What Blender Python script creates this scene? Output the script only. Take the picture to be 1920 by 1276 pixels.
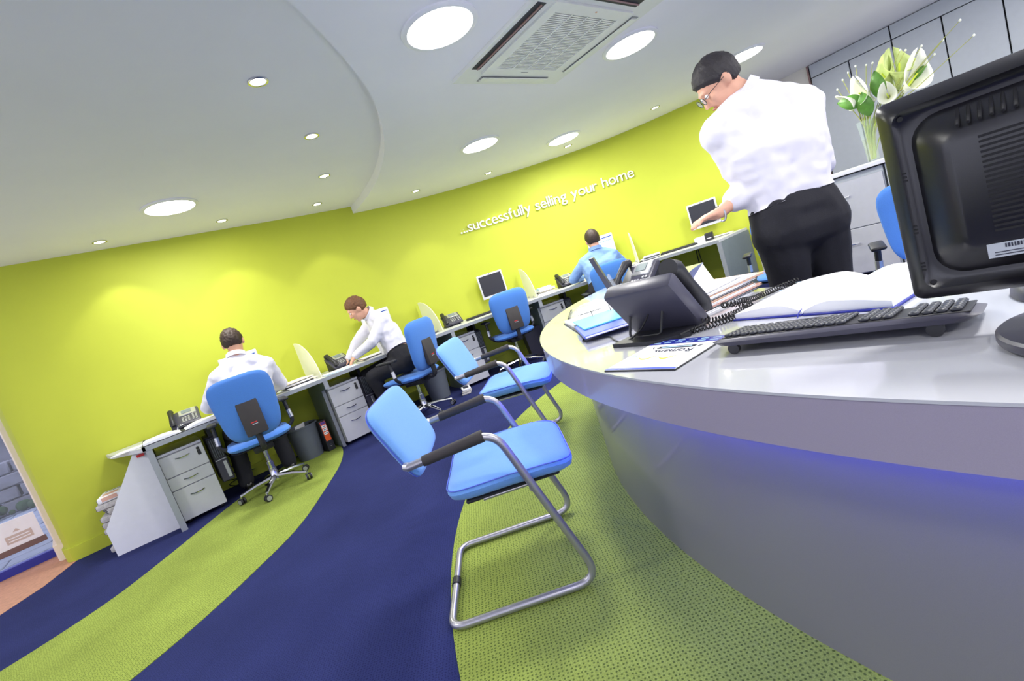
import bpy, bmesh, math, random
import numpy as np
from mathutils import Vector, Matrix, noise
random.seed(7)
PI = math.pi
for o in list(bpy.data.objects): bpy.data.objects.remove(o, do_unlink=True)
SC = bpy.context.scene
COL = SC.collection

# ------------------------------------------------------------------ camera, world, exposure
H = 1.083                                   # eye height in metres
CAM_R = Vector((0.72865657, -0.60804249, -0.31518872))
CAM_D = Vector((-0.32818799, 0.09393908, -0.93992984))
CAM_F = Vector((0.60112581, 0.78832721, -0.13110291))
cd = bpy.data.cameras.new('camera'); cam = bpy.data.objects.new('camera', cd); COL.objects.link(cam)
cd.sensor_width = 36.0; cd.lens = 877.4577/1920*36.0; cd.clip_start = 0.02; cd.clip_end = 200
cam.matrix_world = Matrix(((CAM_R.x, -CAM_D.x, -CAM_F.x, 0), (CAM_R.y, -CAM_D.y, -CAM_F.y, 0),
                           (CAM_R.z, -CAM_D.z, -CAM_F.z, H), (0, 0, 0, 1)))
SC.camera = cam
wd = bpy.data.worlds.new('world'); SC.world = wd; wd.use_nodes = True
bg = wd.node_tree.nodes['Background']; bg.inputs[0].default_value = (0.80, 0.82, 1.0, 1); bg.inputs[1].default_value = 2.3
SC.view_settings.view_transform = 'Standard'; SC.view_settings.look = 'None'
SC.view_settings.exposure = -0.05; SC.view_settings.gamma = 1.0; SC.view_settings.use_curve_mapping = False
BIG_W, SPOT_W = 29.0, 11.5

# ------------------------------------------------------------------ helpers
def lin(c):
    return tuple(((x/12.92) if x <= 0.04045 else ((x+0.055)/1.055)**2.4) for x in c)
def rgb(r, g, b): return lin((r/255., g/255., b/255.))
MATS = {}
def mat(name, col, rough=0.5, metal=0.0, spec=0.5, var=0.0, vscale=20.0, bump=0.0, bscale=200.0, emit=None, coat=0.0, trans=0.0, sheen=0.0):
    if name in MATS: return MATS[name]
    m = bpy.data.materials.new(name); m.use_nodes = True; nt = m.node_tree; p = nt.nodes['Principled BSDF']
    p.inputs['Base Color'].default_value = (*col, 1); p.inputs['Roughness'].default_value = rough
    p.inputs['Metallic'].default_value = metal; p.inputs['Specular IOR Level'].default_value = spec
    p.inputs['Coat Weight'].default_value = coat; p.inputs['Transmission Weight'].default_value = trans
    if coat: p.inputs['Coat Roughness'].default_value = 0.04
    if sheen: p.inputs['Sheen Weight'].default_value = sheen
    tc = nt.nodes.new('ShaderNodeTexCoord')
    if var:
        n = nt.nodes.new('ShaderNodeTexNoise'); n.inputs['Scale'].default_value = vscale; n.inputs['Detail'].default_value = 4
        nt.links.new(tc.outputs['Object'], n.inputs['Vector'])
        r = nt.nodes.new('ShaderNodeMapRange'); r.inputs[1].default_value = .3; r.inputs[2].default_value = .7
        r.inputs[3].default_value = 1-var; r.inputs[4].default_value = 1+var
        nt.links.new(n.outputs['Fac'], r.inputs[0])
        mx = nt.nodes.new('ShaderNodeMix'); mx.data_type = 'RGBA'; mx.blend_type = 'MULTIPLY'; mx.inputs[0].default_value = 1
        mx.inputs[6].default_value = (*col, 1); nt.links.new(r.outputs[0], mx.inputs[7]); nt.links.new(mx.outputs[2], p.inputs['Base Color'])
    if bump:
        n = nt.nodes.new('ShaderNodeTexNoise'); n.inputs['Scale'].default_value = bscale; n.inputs['Detail'].default_value = 3
        nt.links.new(tc.outputs['Object'], n.inputs['Vector'])
        b = nt.nodes.new('ShaderNodeBump'); b.inputs['Strength'].default_value = bump; b.inputs['Distance'].default_value = 0.003
        nt.links.new(n.outputs['Fac'], b.inputs['Height']); nt.links.new(b.outputs['Normal'], p.inputs['Normal'])
    if emit:
        p.inputs['Emission Color'].default_value = (*emit[0], 1); p.inputs['Emission Strength'].default_value = emit[1]
    MATS[name] = m; return m
def carpet(name, col, dot, spacing, dotr, strength):
    m = bpy.data.materials.new(name); m.use_nodes = True; nt = m.node_tree; p = nt.nodes['Principled BSDF']
    p.inputs['Roughness'].default_value = 0.95; p.inputs['Specular IOR Level'].default_value = 0.1
    tc = nt.nodes.new('ShaderNodeTexCoord'); mp = nt.nodes.new('ShaderNodeMapping'); mp.inputs['Rotation'].default_value = (0, 0, 0.6)
    nt.links.new(tc.outputs['Object'], mp.inputs['Vector'])
    v = nt.nodes.new('ShaderNodeTexVoronoi'); v.inputs['Scale'].default_value = 1/spacing; v.inputs['Randomness'].default_value = 0.35
    v.voronoi_dimensions = '2D'; nt.links.new(mp.outputs['Vector'], v.inputs['Vector'])
    r = nt.nodes.new('ShaderNodeMapRange'); r.inputs[1].default_value = dotr; r.inputs[2].default_value = dotr+.14
    r.inputs[3].default_value = strength; r.inputs[4].default_value = 0; nt.links.new(v.outputs['Distance'], r.inputs[0])
    v2 = nt.nodes.new('ShaderNodeTexNoise'); v2.inputs['Scale'].default_value = 2.2; v2.inputs['Detail'].default_value = 5
    nt.links.new(tc.outputs['Object'], v2.inputs['Vector'])
    r2 = nt.nodes.new('ShaderNodeMapRange'); r2.inputs[1].default_value = .3; r2.inputs[2].default_value = .7; r2.inputs[3].default_value = .86; r2.inputs[4].default_value = 1.1
    nt.links.new(v2.outputs['Fac'], r2.inputs[0])
    n3 = nt.nodes.new('ShaderNodeTexNoise'); n3.inputs['Scale'].default_value = 260; nt.links.new(tc.outputs['Object'], n3.inputs['Vector'])
    r3 = nt.nodes.new('ShaderNodeMapRange'); r3.inputs[1].default_value = .3; r3.inputs[2].default_value = .7; r3.inputs[3].default_value = .8; r3.inputs[4].default_value = 1.2
    nt.links.new(n3.outputs['Fac'], r3.inputs[0])
    mu = nt.nodes.new('ShaderNodeMath'); mu.operation = 'MULTIPLY'; nt.links.new(r2.outputs[0], mu.inputs[0]); nt.links.new(r3.outputs[0], mu.inputs[1])
    mx = nt.nodes.new('ShaderNodeMix'); mx.data_type = 'RGBA'; mx.inputs[6].default_value = (*col, 1); mx.inputs[7].default_value = (*dot, 1)
    nt.links.new(r.outputs[0], mx.inputs[0])
    m2 = nt.nodes.new('ShaderNodeMix'); m2.data_type = 'RGBA'; m2.blend_type = 'MULTIPLY'; m2.inputs[0].default_value = 1
    nt.links.new(mx.outputs[2], m2.inputs[6]); nt.links.new(mu.outputs[0], m2.inputs[7]); nt.links.new(m2.outputs[2], p.inputs['Base Color'])
    b = nt.nodes.new('ShaderNodeBump'); b.inputs['Strength'].default_value = .5; b.inputs['Distance'].default_value = 0.003
    nt.links.new(n3.outputs['Fac'], b.inputs['Height']); nt.links.new(b.outputs['Normal'], p.inputs['Normal'])
    MATS[name] = m; return m
def glassy(name, col, alpha, rough=0.05):
    m = bpy.data.materials.new(name); m.use_nodes = True; nt = m.node_tree; p = nt.nodes['Principled BSDF']
    p.inputs['Base Color'].default_value = (*col, 1); p.inputs['Roughness'].default_value = rough; p.inputs['Alpha'].default_value = alpha
    MATS[name] = m; return m

class B:
    """collects geometry; M is the transform applied to whatever is added"""
    def __init__(s): s.v = []; s.f = []; s.M = Matrix()
    def add(s, vs, fs, M=None):
        k = len(s.v); T = s.M @ M if M else s.M
        s.v += [tuple(T @ Vector(p)) for p in vs]; s.f += [tuple(i+k for i in f) for f in fs]; return s
    def box(s, c, d, rz=0, M=None):
        x, y, z = (t/2 for t in d)
        vs = [(a*x, b*y, e*z) for e in (-1, 1) for b in (-1, 1) for a in (-1, 1)]
        fs = [(0, 2, 3, 1), (4, 5, 7, 6), (0, 1, 5, 4), (2, 6, 7, 3), (0, 4, 6, 2), (1, 3, 7, 5)]
        T = Matrix.Translation(c) @ Matrix.Rotation(rz, 4, 'Z')
        return s.add(vs, fs, T @ M if M else T)
    def rbox(s, c, d, r, rz=0, seg=2, M=None):
        bm = bmesh.new(); bmesh.ops.create_cube(bm, size=1)
        for v in bm.verts: v.co = Vector((v.co.x*d[0], v.co.y*d[1], v.co.z*d[2]))
        bmesh.ops.bevel(bm, geom=bm.edges[:], offset=min(r, min(d)*.49), segments=seg, affect='EDGES', profile=.5)
        bm.verts.index_update(); vs = [v.co[:] for v in bm.verts]; fs = [[v.index for v in f.verts] for f in bm.faces]; bm.free()
        T = Matrix.Translation(c) @ Matrix.Rotation(rz, 4, 'Z')
        return s.add(vs, fs, T @ M if M else T)
    def prism(s, poly, z0, z1, M=None):
        n = len(poly); a = sum(poly[i][0]*poly[(i+1) % n][1]-poly[(i+1) % n][0]*poly[i][1] for i in range(n))
        if a < 0: poly = poly[::-1]
        vs = [(p[0], p[1], z0) for p in poly]+[(p[0], p[1], z1) for p in poly]
        fs = [tuple(range(n-1, -1, -1)), tuple(range(n, 2*n))]+[(i, (i+1) % n, n+(i+1) % n, n+i) for i in range(n)]
        return s.add(vs, fs, M)
    def strip(s, A, Bq, z0, z1):
        """solid band between two plan polylines of the same length"""
        n = len(A); vs = []
        for z in (z0, z1): vs += [(p[0], p[1], z) for p in A]+[(p[0], p[1], z) for p in Bq]
        fs = []
        for i in range(n-1):
            fs += [(i, i+1, n+i+1, n+i)[::-1], (2*n+i, 2*n+i+1, 3*n+i+1, 3*n+i), (i, i+1, 2*n+i+1, 2*n+i), (n+i, 3*n+i, 3*n+i+1, n+i+1)]
        fs += [(0, 2*n, 3*n, n), (n-1, 2*n-1, 4*n-1, 3*n-1)]
        return s.add(vs, fs)
    def tube(s, path, r, n=8, closed=False, caps=True):
        P = [Vector(p) for p in path]; m = len(P); R = r if isinstance(r, (list, tuple)) else [r]*m
        T = []
        for i in range(m):
            a = P[i-1] if (i > 0 or closed) else P[i]; b = P[(i+1) % m] if (i < m-1 or closed) else P[i]
            t = (b-a); T.append(t.normalized() if t.length > 1e-9 else Vector((0, 0, 1)))
        u = T[0].orthogonal().normalized(); vs = []; fs = []
        for i in range(m):
            u = (u-T[i]*u.dot(T[i])); u = u.normalized() if u.length > 1e-6 else T[i].orthogonal().normalized(); w = T[i].cross(u)
            vs += [tuple(P[i]+(u*math.cos(2*PI*k/n)+w*math.sin(2*PI*k/n))*R[i]) for k in range(n)]
        for i in range(m if closed else m-1):
            j = (i+1) % m
            fs += [(i*n+k, i*n+(k+1) % n, j*n+(k+1) % n, j*n+k) for k in range(n)]
        if caps and not closed: fs += [tuple(range(n-1, -1, -1)), tuple(range((m-1)*n, m*n))]
        return s.add(vs, fs)
    def lathe(s, prof, n=16, M=None):
        vs = []; fs = []; m = len(prof)
        for r, z in prof: vs += [(r*math.cos(2*PI*k/n), r*math.sin(2*PI*k/n), z) for k in range(n)]
        for i in range(m-1): fs += [(i*n+k, i*n+(k+1) % n, (i+1)*n+(k+1) % n, (i+1)*n+k) for k in range(n)]
        fs += [tuple(range(n-1, -1, -1)), tuple(range((m-1)*n, m*n))]
        return s.add(vs, fs, M)
    def tcap(s, p0, r0, p1, r1, n=12):
        p0, p1 = Vector(p0), Vector(p1); d = p1-p0; L = d.length
        if L < 1e-6: d = Vector((0, 0, 1)); L = 1e-6
        prof = [(r0*math.sin(a), -r0*math.cos(a)) for a in (0.02, .5, 1.0, PI/2)]+[(r1*math.cos(a), L+r1*math.sin(a)) for a in (0, .55, 1.05, PI/2-.02)]
        M = Matrix.Translation(p0) @ d.to_track_quat('Z', 'Y').to_matrix().to_4x4()
        return s.lathe(prof, n, M)
    def ell(s, c, rad, rot=None, n=16, m=10):
        M = Matrix.Translation(c) @ (rot.to_4x4() if rot else Matrix()) @ Matrix.Diagonal((*rad, 1))
        prof = [(max(math.sin(PI*i/m), .01), -math.cos(PI*i/m)) for i in range(m+1)]
        return s.lathe(prof, n, M)
    def cushion(s, outline, t0, t1, deform=None, rings=7, n=36, ex=5.0, M=None):
        """rounded pad: outline(theta)->(x,y); z from -t0 to +t1; deform(x,y,z)"""
        vs = []; fs = []
        lv = []
        for side in (1, -1):
            for i in range(rings):
                q = i/(rings-1) if side == 1 else 1-i/(rings-1)
                if side == -1 and i == 0: continue
                q2 = math.sin(q*PI/2); zz = (1-q2**ex)**(1/2.2) if q < 1 else 0
                lv.append((q2, (t1 if side == 1 else -t0)*zz))
        for q, z in lv:
            for k in range(n):
                x, y = outline(2*PI*k/n); p = (x*max(q, .002), y*max(q, .002), z); vs.append(deform(*p) if deform else p)
        for i in range(len(lv)-1): fs += [(i*n+k, (i+1)*n+k, (i+1)*n+(k+1) % n, i*n+(k+1) % n) for k in range(n)]
        fs += [tuple(range(n)), tuple(range((len(lv)-1)*n, len(lv)*n))[::-1]]
        return s.add(vs, fs, M)
def superell(w, h, e=4.0, taper=0.0):
    def f(a):
        c, q = math.cos(a), math.sin(a); x = math.copysign(abs(c)**(2/e), c)*w/2; y = math.copysign(abs(q)**(2/e), q)*h/2
        return (x*(1+taper*y/h), y)
    return f
def arc_path(pts, rad, n=5):
    """polyline with rounded corners"""
    P = [Vector(p) for p in pts]; out = [P[0]]
    for i in range(1, len(P)-1):
        a, b, c = P[i-1], P[i], P[i+1]; u = (a-b).normalized(); w = (c-b).normalized()
        th = math.acos(max(-1, min(1, u.dot(w)))); r = rad[i-1] if isinstance(rad, (list, tuple)) else rad
        t = min(r/math.tan(th/2), (a-b).length*.49, (c-b).length*.49); p0 = b+u*t; p1 = b+w*t
        for k in range(n+1):
            q = k/n; out.append(p0*(1-q)**2+b*2*q*(1-q)+p1*q*q)
    out.append(P[-1]); return out
def mesh_of(b, name, smooth=True, angle=40):
    me = bpy.data.meshes.new(name); me.from_pydata(b.v, [], b.f); me.validate(); me.update()
    bm = bmesh.new(); bm.from_mesh(me); bmesh.ops.recalc_face_normals(bm, faces=bm.faces[:]); bm.to_mesh(me); bm.free()
    if smooth:
        me.polygons.foreach_set('use_smooth', [True]*len(me.polygons)); me.set_sharp_from_angle(angle=math.radians(angle))
    return me
def obj(name, b, m, parent=None, smooth=True, angle=40, world=False):
    """link a builder (or a mesh) as ONE mesh object; world=True: coordinates are world ones although it has a parent"""
    me = mesh_of(b, name, smooth, angle) if isinstance(b, B) else b
    if m and not me.materials: me.materials.append(MATS[m] if isinstance(m, str) else m)
    o = bpy.data.objects.new(name, me); COL.objects.link(o)
    if parent:
        o.parent = parent
        if world: o.matrix_parent_inverse = parent.matrix_basis.inverted()
    return o
def tag(o, label=None, cat=None, group=None, kind=None):
    if label: o['label'] = label
    if cat: o['category'] = cat
    if group: o['group'] = group
    if kind: o['kind'] = kind
    return o
def thing(name, label, cat, loc=(0, 0, 0), rz=0, group=None):
    o = bpy.data.objects.new(name, None); COL.objects.link(o); o.empty_display_size = .1
    o.location = loc; o.rotation_euler = (0, 0, rz); return tag(o, label, cat, group)
def dup(o, parent=None):
    c = o.copy(); COL.objects.link(c)
    if parent: c.parent = parent
    for ch in o.children: dup(ch, c)
    return c
def place(o, loc, rz, label=None, group=None):
    o.location = loc; o.rotation_euler = (0, 0, rz)
    if label: o['label'] = label
    if group: o['group'] = group
    return o
def evaluated(o):
    dg = bpy.context.evaluated_depsgraph_get(); me = bpy.data.meshes.new_from_object(o.evaluated_get(dg)); return me
def remesh(b, voxel, it=6, fac=.5, disp=None, name='body'):
    o = obj('tmp_remesh', b, None, smooth=False)
    r = o.modifiers.new('r', 'REMESH'); r.mode = 'VOXEL'; r.voxel_size = voxel
    s = o.modifiers.new('s', 'SMOOTH'); s.iterations = it; s.factor = fac
    me = evaluated(o); bpy.data.objects.remove(o, do_unlink=True); me.name = name; me.materials.clear()
    if disp:
        nv = len(me.vertices); co = np.empty(nv*3); me.vertices.foreach_get('co', co); nn = np.empty(nv*3); me.vertex_normals.foreach_get('vector', nn)
        dd = np.array([disp(Vector(c)) for c in co.reshape(-1, 3)]); me.vertices.foreach_set('co', (co.reshape(-1, 3)+nn.reshape(-1, 3)*dd[:, None]).ravel()); me.update()
    me.polygons.foreach_set('use_smooth', [True]*len(me.polygons)); return me
GLYPH = {}
def glyph(ch, size, ext):
    k = (ch, size, ext)
    if k not in GLYPH:
        cu = bpy.data.curves.new('glyph', 'FONT'); cu.body = ch; cu.size = size; cu.extrude = ext; cu.resolution_u = 4
        o = bpy.data.objects.new('tmp_glyph', cu); COL.objects.link(o); me = evaluated(o); me.name = 'letter'
        bpy.data.objects.remove(o, do_unlink=True)
        xs = [v.co.x for v in me.vertices] or [0]; GLYPH[k] = (me, min(xs), max(xs))
    return GLYPH[k]

# ------------------------------------------------------------------ materials
mat('lime_wall', rgb(188, 197, 56), .62, var=.02, vscale=3, bump=.06, bscale=300)
mat('white_ceiling', rgb(238, 237, 242), .8, var=.015, vscale=2)
mat('white_wall', rgb(225, 222, 214), .75, var=.02, vscale=3)
mat('cream', rgb(238, 226, 205), .6, var=.02)
carpet('carpet_blue', rgb(45, 51, 98), rgb(26, 29, 66), .0105, .16, .6)
carpet('carpet_green', rgb(148, 164, 76), rgb(76, 92, 40), .0125, .17, .85)
mat('tan_floor', rgb(196, 142, 112), .7, var=.12, vscale=30)
mat('counter_top', rgb(196, 197, 205), .10, spec=.7, var=.02, vscale=6, coat=.5)
mat('counter_grey', rgb(132, 129, 140), .34, metal=.12, var=.05, vscale=900, coat=.45)
mat('counter_fascia', rgb(166, 158, 178), .34, metal=.12, var=.04, vscale=900, coat=.4)
mat('desk_top', rgb(206, 208, 210), .35, var=.02)
mat('desk_edge', rgb(158, 162, 170), .35, metal=.3, var=.03)
mat('panel_white', rgb(226, 226, 234), .35, var=.015)
mat('panel_greygreen', rgb(124, 136, 138), .5, var=.03)
mat('silver', rgb(196, 196, 202), .34, metal=.75, var=.03, vscale=60)
mat('chrome', rgb(215, 215, 220), .16, metal=1.0)
mat('tube_grey', rgb(178, 176, 184), .36, metal=.8, var=.02)
mat('drawer', rgb(206, 206, 212), .38, metal=.25, var=.02)
mat('blue_fabric', rgb(108, 160, 226), .88, var=.05, vscale=260, bump=.25, bscale=700, sheen=.15)
mat('blue_fabric_office', rgb(72, 126, 208), .9, var=.05, vscale=260, bump=.25, bscale=700, sheen=.15)
mat('black_plastic', rgb(34, 34, 40), .45, var=.05)
mat('dark_plastic', rgb(66, 65, 80), .38, var=.05)
mat('monitor_back', rgb(15, 14, 20), .28, spec=.8, var=.06, vscale=40, bump=.05, bscale=900)
mat('key', rgb(56, 58, 66), .4, var=.1)
mat('charcoal', rgb(54, 50, 52), .7, var=.05)
mat('bin_grey', rgb(92, 98, 108), .5, var=.04)
mat('shirt_white', rgb(222, 220, 232), .85, var=.02, bump=.15, bscale=500)
mat('shirt_blue', rgb(124, 158, 214), .85, var=.04, bump=.15, bscale=500)
mat('trousers', rgb(20, 20, 30), .85, var=.1, bump=.2, bscale=300)
mat('skin', rgb(222, 168, 142), .55, var=.05, vscale=25)
mat('hair_brown', rgb(58, 42, 34), .6, var=.25, vscale=60, bump=.8, bscale=160)
mat('hair_auburn', rgb(104, 66, 40), .6, var=.25, vscale=60, bump=.8, bscale=160)
mat('hair_dark', rgb(36, 32, 36), .6, var=.2, vscale=60, bump=.6, bscale=160)
mat('leather', rgb(18, 17, 20), .3)
mat('eye_white', rgb(235, 232, 228), .3); mat('lip', rgb(186, 112, 100), .5)
mat('paper', rgb(246, 246, 250), .75, var=.02); mat('paper_cream', rgb(246, 232, 206), .75)
mat('newsprint', rgb(196, 192, 190), .8, var=.2, vscale=90)
mat('folder_buff', rgb(218, 170, 132), .7, var=.05); mat('folder_pink', rgb(226, 178, 160), .7, var=.05)
mat('folder_cyan', rgb(110, 214, 238), .4); mat('folder_blue', rgb(82, 102, 212), .4); mat('folder_dark', rgb(44, 46, 60), .5)
mat('navy', rgb(28, 40, 150), .4); mat('red', rgb(205, 40, 44), .5); mat('orange', rgb(232, 96, 40), .5); mat('purple', rgb(92, 64, 150), .5)
mat('lime_print', rgb(214, 232, 66), .6); mat('lblue_print', rgb(176, 214, 242), .6); mat('ink', rgb(40, 42, 60), .6)
mat('screen_dark', rgb(42, 42, 50), .25, spec=.5); mat('bezel', rgb(214, 214, 222), .35)
mat('screen_lit', rgb(190, 220, 250), .3, emit=(rgb(205, 232, 255), 1.1))
mat('lamp_big', (1, 1, 1), .5, emit=((1, .99, .97), 9.0)); mat('lamp_spot', (1, 1, 1), .5, emit=((1, .93, .84), 14.0))
mat('led_blue', (.2, .25, 1), .5, emit=((.08, .10, 1.0), 42.0))
mat('lamp_ring', rgb(232, 232, 236), .4)
mat('ac_white', rgb(226, 228, 222), .5, var=.015); mat('ac_dark', rgb(40, 42, 52), .6); mat('ac_grey', rgb(150, 152, 150), .6); mat('ac_pink', rgb(150, 120, 116), .5)
mat('cup_grey', rgb(184, 190, 198), .42, metal=.0, var=.02); mat('gap_dark', rgb(26, 26, 30), .8)
mat('stem', rgb(150, 170, 70), .6, var=.1); mat('leaf', rgb(88, 140, 52), .45, var=.15, vscale=30); mat('petal', rgb(244, 246, 226), .55, var=.04)
mat('petal_green', rgb(206, 222, 140), .55, var=.08); mat('twig', rgb(172, 178, 92), .6)
glassy('vase_glass', rgb(216, 236, 230), .10, .02); glassy('frosted', rgb(246, 246, 226), .62, .6); glassy('clear_film', rgb(228, 234, 246), .26, .12)
glassy('window_glass', rgb(220, 232, 245), .08, .02); glassy('lens', rgb(210, 220, 230), .25, .03)
mat('frame_blue', rgb(40, 48, 150), .4); mat('paving', rgb(120, 130, 152), .8, var=.15, vscale=4); mat('stone_wall', rgb(110, 112, 126), .85, var=.2, vscale=6)
mat('pale_render', rgb(190, 205, 230), .8, var=.05); mat('hedge', rgb(40, 66, 44), .9, var=.3, vscale=20); mat('brown', rgb(118, 92, 88), .6)
mat('beige_print', rgb(206, 188, 178), .6); mat('water', rgb(214, 214, 120), .1)
glassy('vase_water', rgb(214, 224, 130), .12, .02); mat('cable', rgb(22, 22, 26), .5)

# ------------------------------------------------------------------ plan curves
def catmull(P, n=24):
    P = np.asarray(P, float); Q = np.vstack([2*P[0]-P[1], P, 2*P[-1]-P[-2]]); out = []
    for i in range(1, len(Q)-2):
        p0, p1, p2, p3 = Q[i-1:i+3]; t1 = np.linalg.norm(p1-p0)**.5; t2 = t1+np.linalg.norm(p2-p1)**.5; t3 = t2+np.linalg.norm(p3-p2)**.5
        for k in range(n):
            t = t1+(t2-t1)*k/n
            A1 = (t1-t)/t1*p0+t/t1*p1; A2 = (t2-t)/(t2-t1)*p1+(t-t1)/(t2-t1)*p2; A3 = (t3-t)/(t3-t2)*p2+(t-t2)/(t3-t2)*p3
            B1 = (t2-t)/t2*A1+t/t2*A2; B2 = (t3-t)/(t3-t1)*A2+(t-t1)/(t3-t1)*A3
            out.append((t2-t)/(t2-t1)*B1+(t-t1)/(t2-t1)*B2)
    out.append(P[-1]); return np.array(out)
WC = [(-.85, 5.42), (0.3, 5.42), (1.2, 5.42), (1.9, 5.41), (2.46, 5.365), (3.38, 5.16), (4.37, 4.68), (5.26, 4.02), (5.66, 3.45), (5.94, 2.78), (6.0, 2.577)]
W = catmull(WC, 14); SEG = np.r_[0, np.cumsum(np.linalg.norm(np.diff(W, axis=0), axis=1))]
TAN = np.gradient(W, axis=0); TAN /= np.linalg.norm(TAN, axis=1)[:, None]; NOR = np.stack([TAN[:, 1], -TAN[:, 0]], 1)   # into the room
def wp(s, d):
    """plan point s metres along the lime wall and d metres off it; angle of the tangent"""
    x = np.interp(s, SEG, W[:, 0]); y = np.interp(s, SEG, W[:, 1]); t = np.array([np.interp(s, SEG, TAN[:, 0]), np.interp(s, SEG, TAN[:, 1])]); t /= np.linalg.norm(t)
    return float(x+t[1]*d), float(y-t[0]*d), math.atan2(t[1], t[0])
def off(d, s0=None, s1=None, n=60):
    if s0 is None: return [tuple(p) for p in (W+NOR*d)]
    return [wp(s0+(s1-s0)*i/n, d)[:2] for i in range(n+1)]
CC = (3.456, -.099); RO, RI, RF = 2.69, 1.868, 2.535           # reception counter: centre and radii
def ring(r, a0, a1, n=60): return [(CC[0]+r*math.cos(a0+(a1-a0)*i/n), CC[1]+r*math.sin(a0+(a1-a0)*i/n)) for i in range(n+1)]
ZL, ZH = 2.36, 2.445                                            # lower and raised ceiling

# ------------------------------------------------------------------ the setting
def struct(name, b, m, parent=None, label=None, smooth=True, angle=30):
    o = obj(name, b, m, parent, smooth, angle)
    if not parent: tag(o, label, None, None, 'structure')
    return o
floor = struct('floor', B().prism([(-3.2, -3.4), (7.7, -3.4), (7.7, 6.04), (-3.2, 6.04)], -.1, 0), 'carpet_blue', None, 'dark blue carpet under the desks and chairs')
s1 = catmull([(-3.2, 3.15), (-2.0, 3.40), (-1.027, 3.641), (-.816, 3.722), (-.572, 3.863), (-.269, 4.174), (.02, 4.52), (.218, 4.74), (.6, 5.10), (1.0, 5.40)], 8)
s2 = catmull([(-2.6, 1.85), (-1.5, 2.18), (-.451, 2.629), (-.192, 2.777), (.097, 3.001), (.395, 3.28), (.728, 3.77), (1.046, 4.32), (1.215, 4.784), (1.26, 5.1), (1.27, 5.40)], 8)
obj('carpet_stripe', B().prism([tuple(p) for p in s1]+[tuple(p) for p in s2[::-1]], -.01, .003), 'carpet_green', floor, False)
obj('carpet_ring', B().strip(ring(3.36, math.radians(70), math.radians(232), 90), ring(2.2, math.radians(70), math.radians(232), 90), -.01, .003), 'carpet_green', floor, False)
obj('entrance_floor', B().prism([(-.894, 5.40), (-1.05, 5.06), (-1.25, 4.83), (-1.7, 4.4), (-2.4, 3.95), (-3.2, 3.6), (-3.2, 6.04), (-.94, 6.04), (-.94, 5.6)], -.01, .002), 'tan_floor', floor, False)

wl = [(-.945, 5.67), (-.945, 5.53), (-.93, 5.47), (-.90, 5.435)]+[tuple(p) for p in W]
wo = [(-.85, 5.67), (-.85, 5.60), (-.85, 5.58), (-.85, 5.56)]+[tuple(p) for p in (W-NOR*.14)]
wall_back = struct('wall_back', B().strip(wl, wo, 0, ZH+.05), 'lime_wall', None, 'lime green wall sweeping round behind the desks')
bl = [(-.965, 5.66), (-.965, 5.53), (-.948, 5.462), (-.91, 5.415)]+[tuple(p) for p in (W+NOR*.018)]
struct('baseboard_back', B().strip(bl, wl, 0, .115), 'lime_wall', None, 'lime green skirting along the foot of the curved wall')
struct('trim_1', B().prism([(-.945, 5.67), (-.85, 5.67), (-.85, 6.06), (-1.065, 6.06), (-1.015, 5.70), (-1.0, 5.67)], 0, ZH+.05), 'cream', None, 'cream window reveal beside the lime wall')
struct('trim_2', B().prism([(-.945, 5.655), (-.955, 5.655), (-1.02, 5.67), (-1.035, 5.70), (-1.075, 6.03), (-1.06, 6.03), (-1.0, 5.68), (-.945, 5.68)], 0, .14), 'cream', None, 'cream skirting block at the window reveal')
struct('wall_side', B().box((7.325, 3.0, 1.25), (.15, 1.95, 2.5)), 'white_wall', None, 'pale wall between the lime wall and the grey cupboards')
struct('wall_link', B().prism([(6.0, 2.577), (6.0, 2.52), (6.08, 2.52), (6.14, 2.6), (7.26, 3.5), (7.26, 3.6), (6.14, 2.75)], 0, ZL+.05), 'white_wall', None, 'pale return wall behind the end of the lime wall')
struct('wall_right', B().box((7.72, -.7, 1.25), (.12, 5.6, 2.5)), 'white_wall', None, 'wall behind the grey cupboards')
struct('wall_left', B().box((-3.26, 1.3, .2), (.12, 9.4, .4)).box((-3.26, 1.3, 2.38), (.12, 9.4, .26)).box((-3.26, -3.2, 1.3), (.12, .5, 2.0)).box((-3.26, 1.2, 1.3), (.12, .3, 2.0)).box((-3.26, 5.8, 1.3), (.12, .5, 2.0)), 'white_wall', None, 'unseen side wall of the office with windows added for daylight')
for i, (a, b_) in enumerate(((-2.95, 1.05), (1.35, 5.55))):  # side windows added out of view to let daylight reach the counter front
    w = struct('window_%d' % (i+4), B().box((-3.26, (a+b_)/2, .43), (.06, b_-a, .06)).box((-3.26, (a+b_)/2, 2.22), (.06, b_-a, .06)).box((-3.26, a+.03, 1.32), (.06, .06, 1.8)).box((-3.26, b_-.03, 1.32), (.06, .06, 1.8)), 'frame_blue', None, 'frame of an unseen side window added for daylight')
    obj('pane', B().box((-3.26, (a+b_)/2, 1.32), (.008, b_-a-.06, 1.74)), 'window_glass', w)
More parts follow.
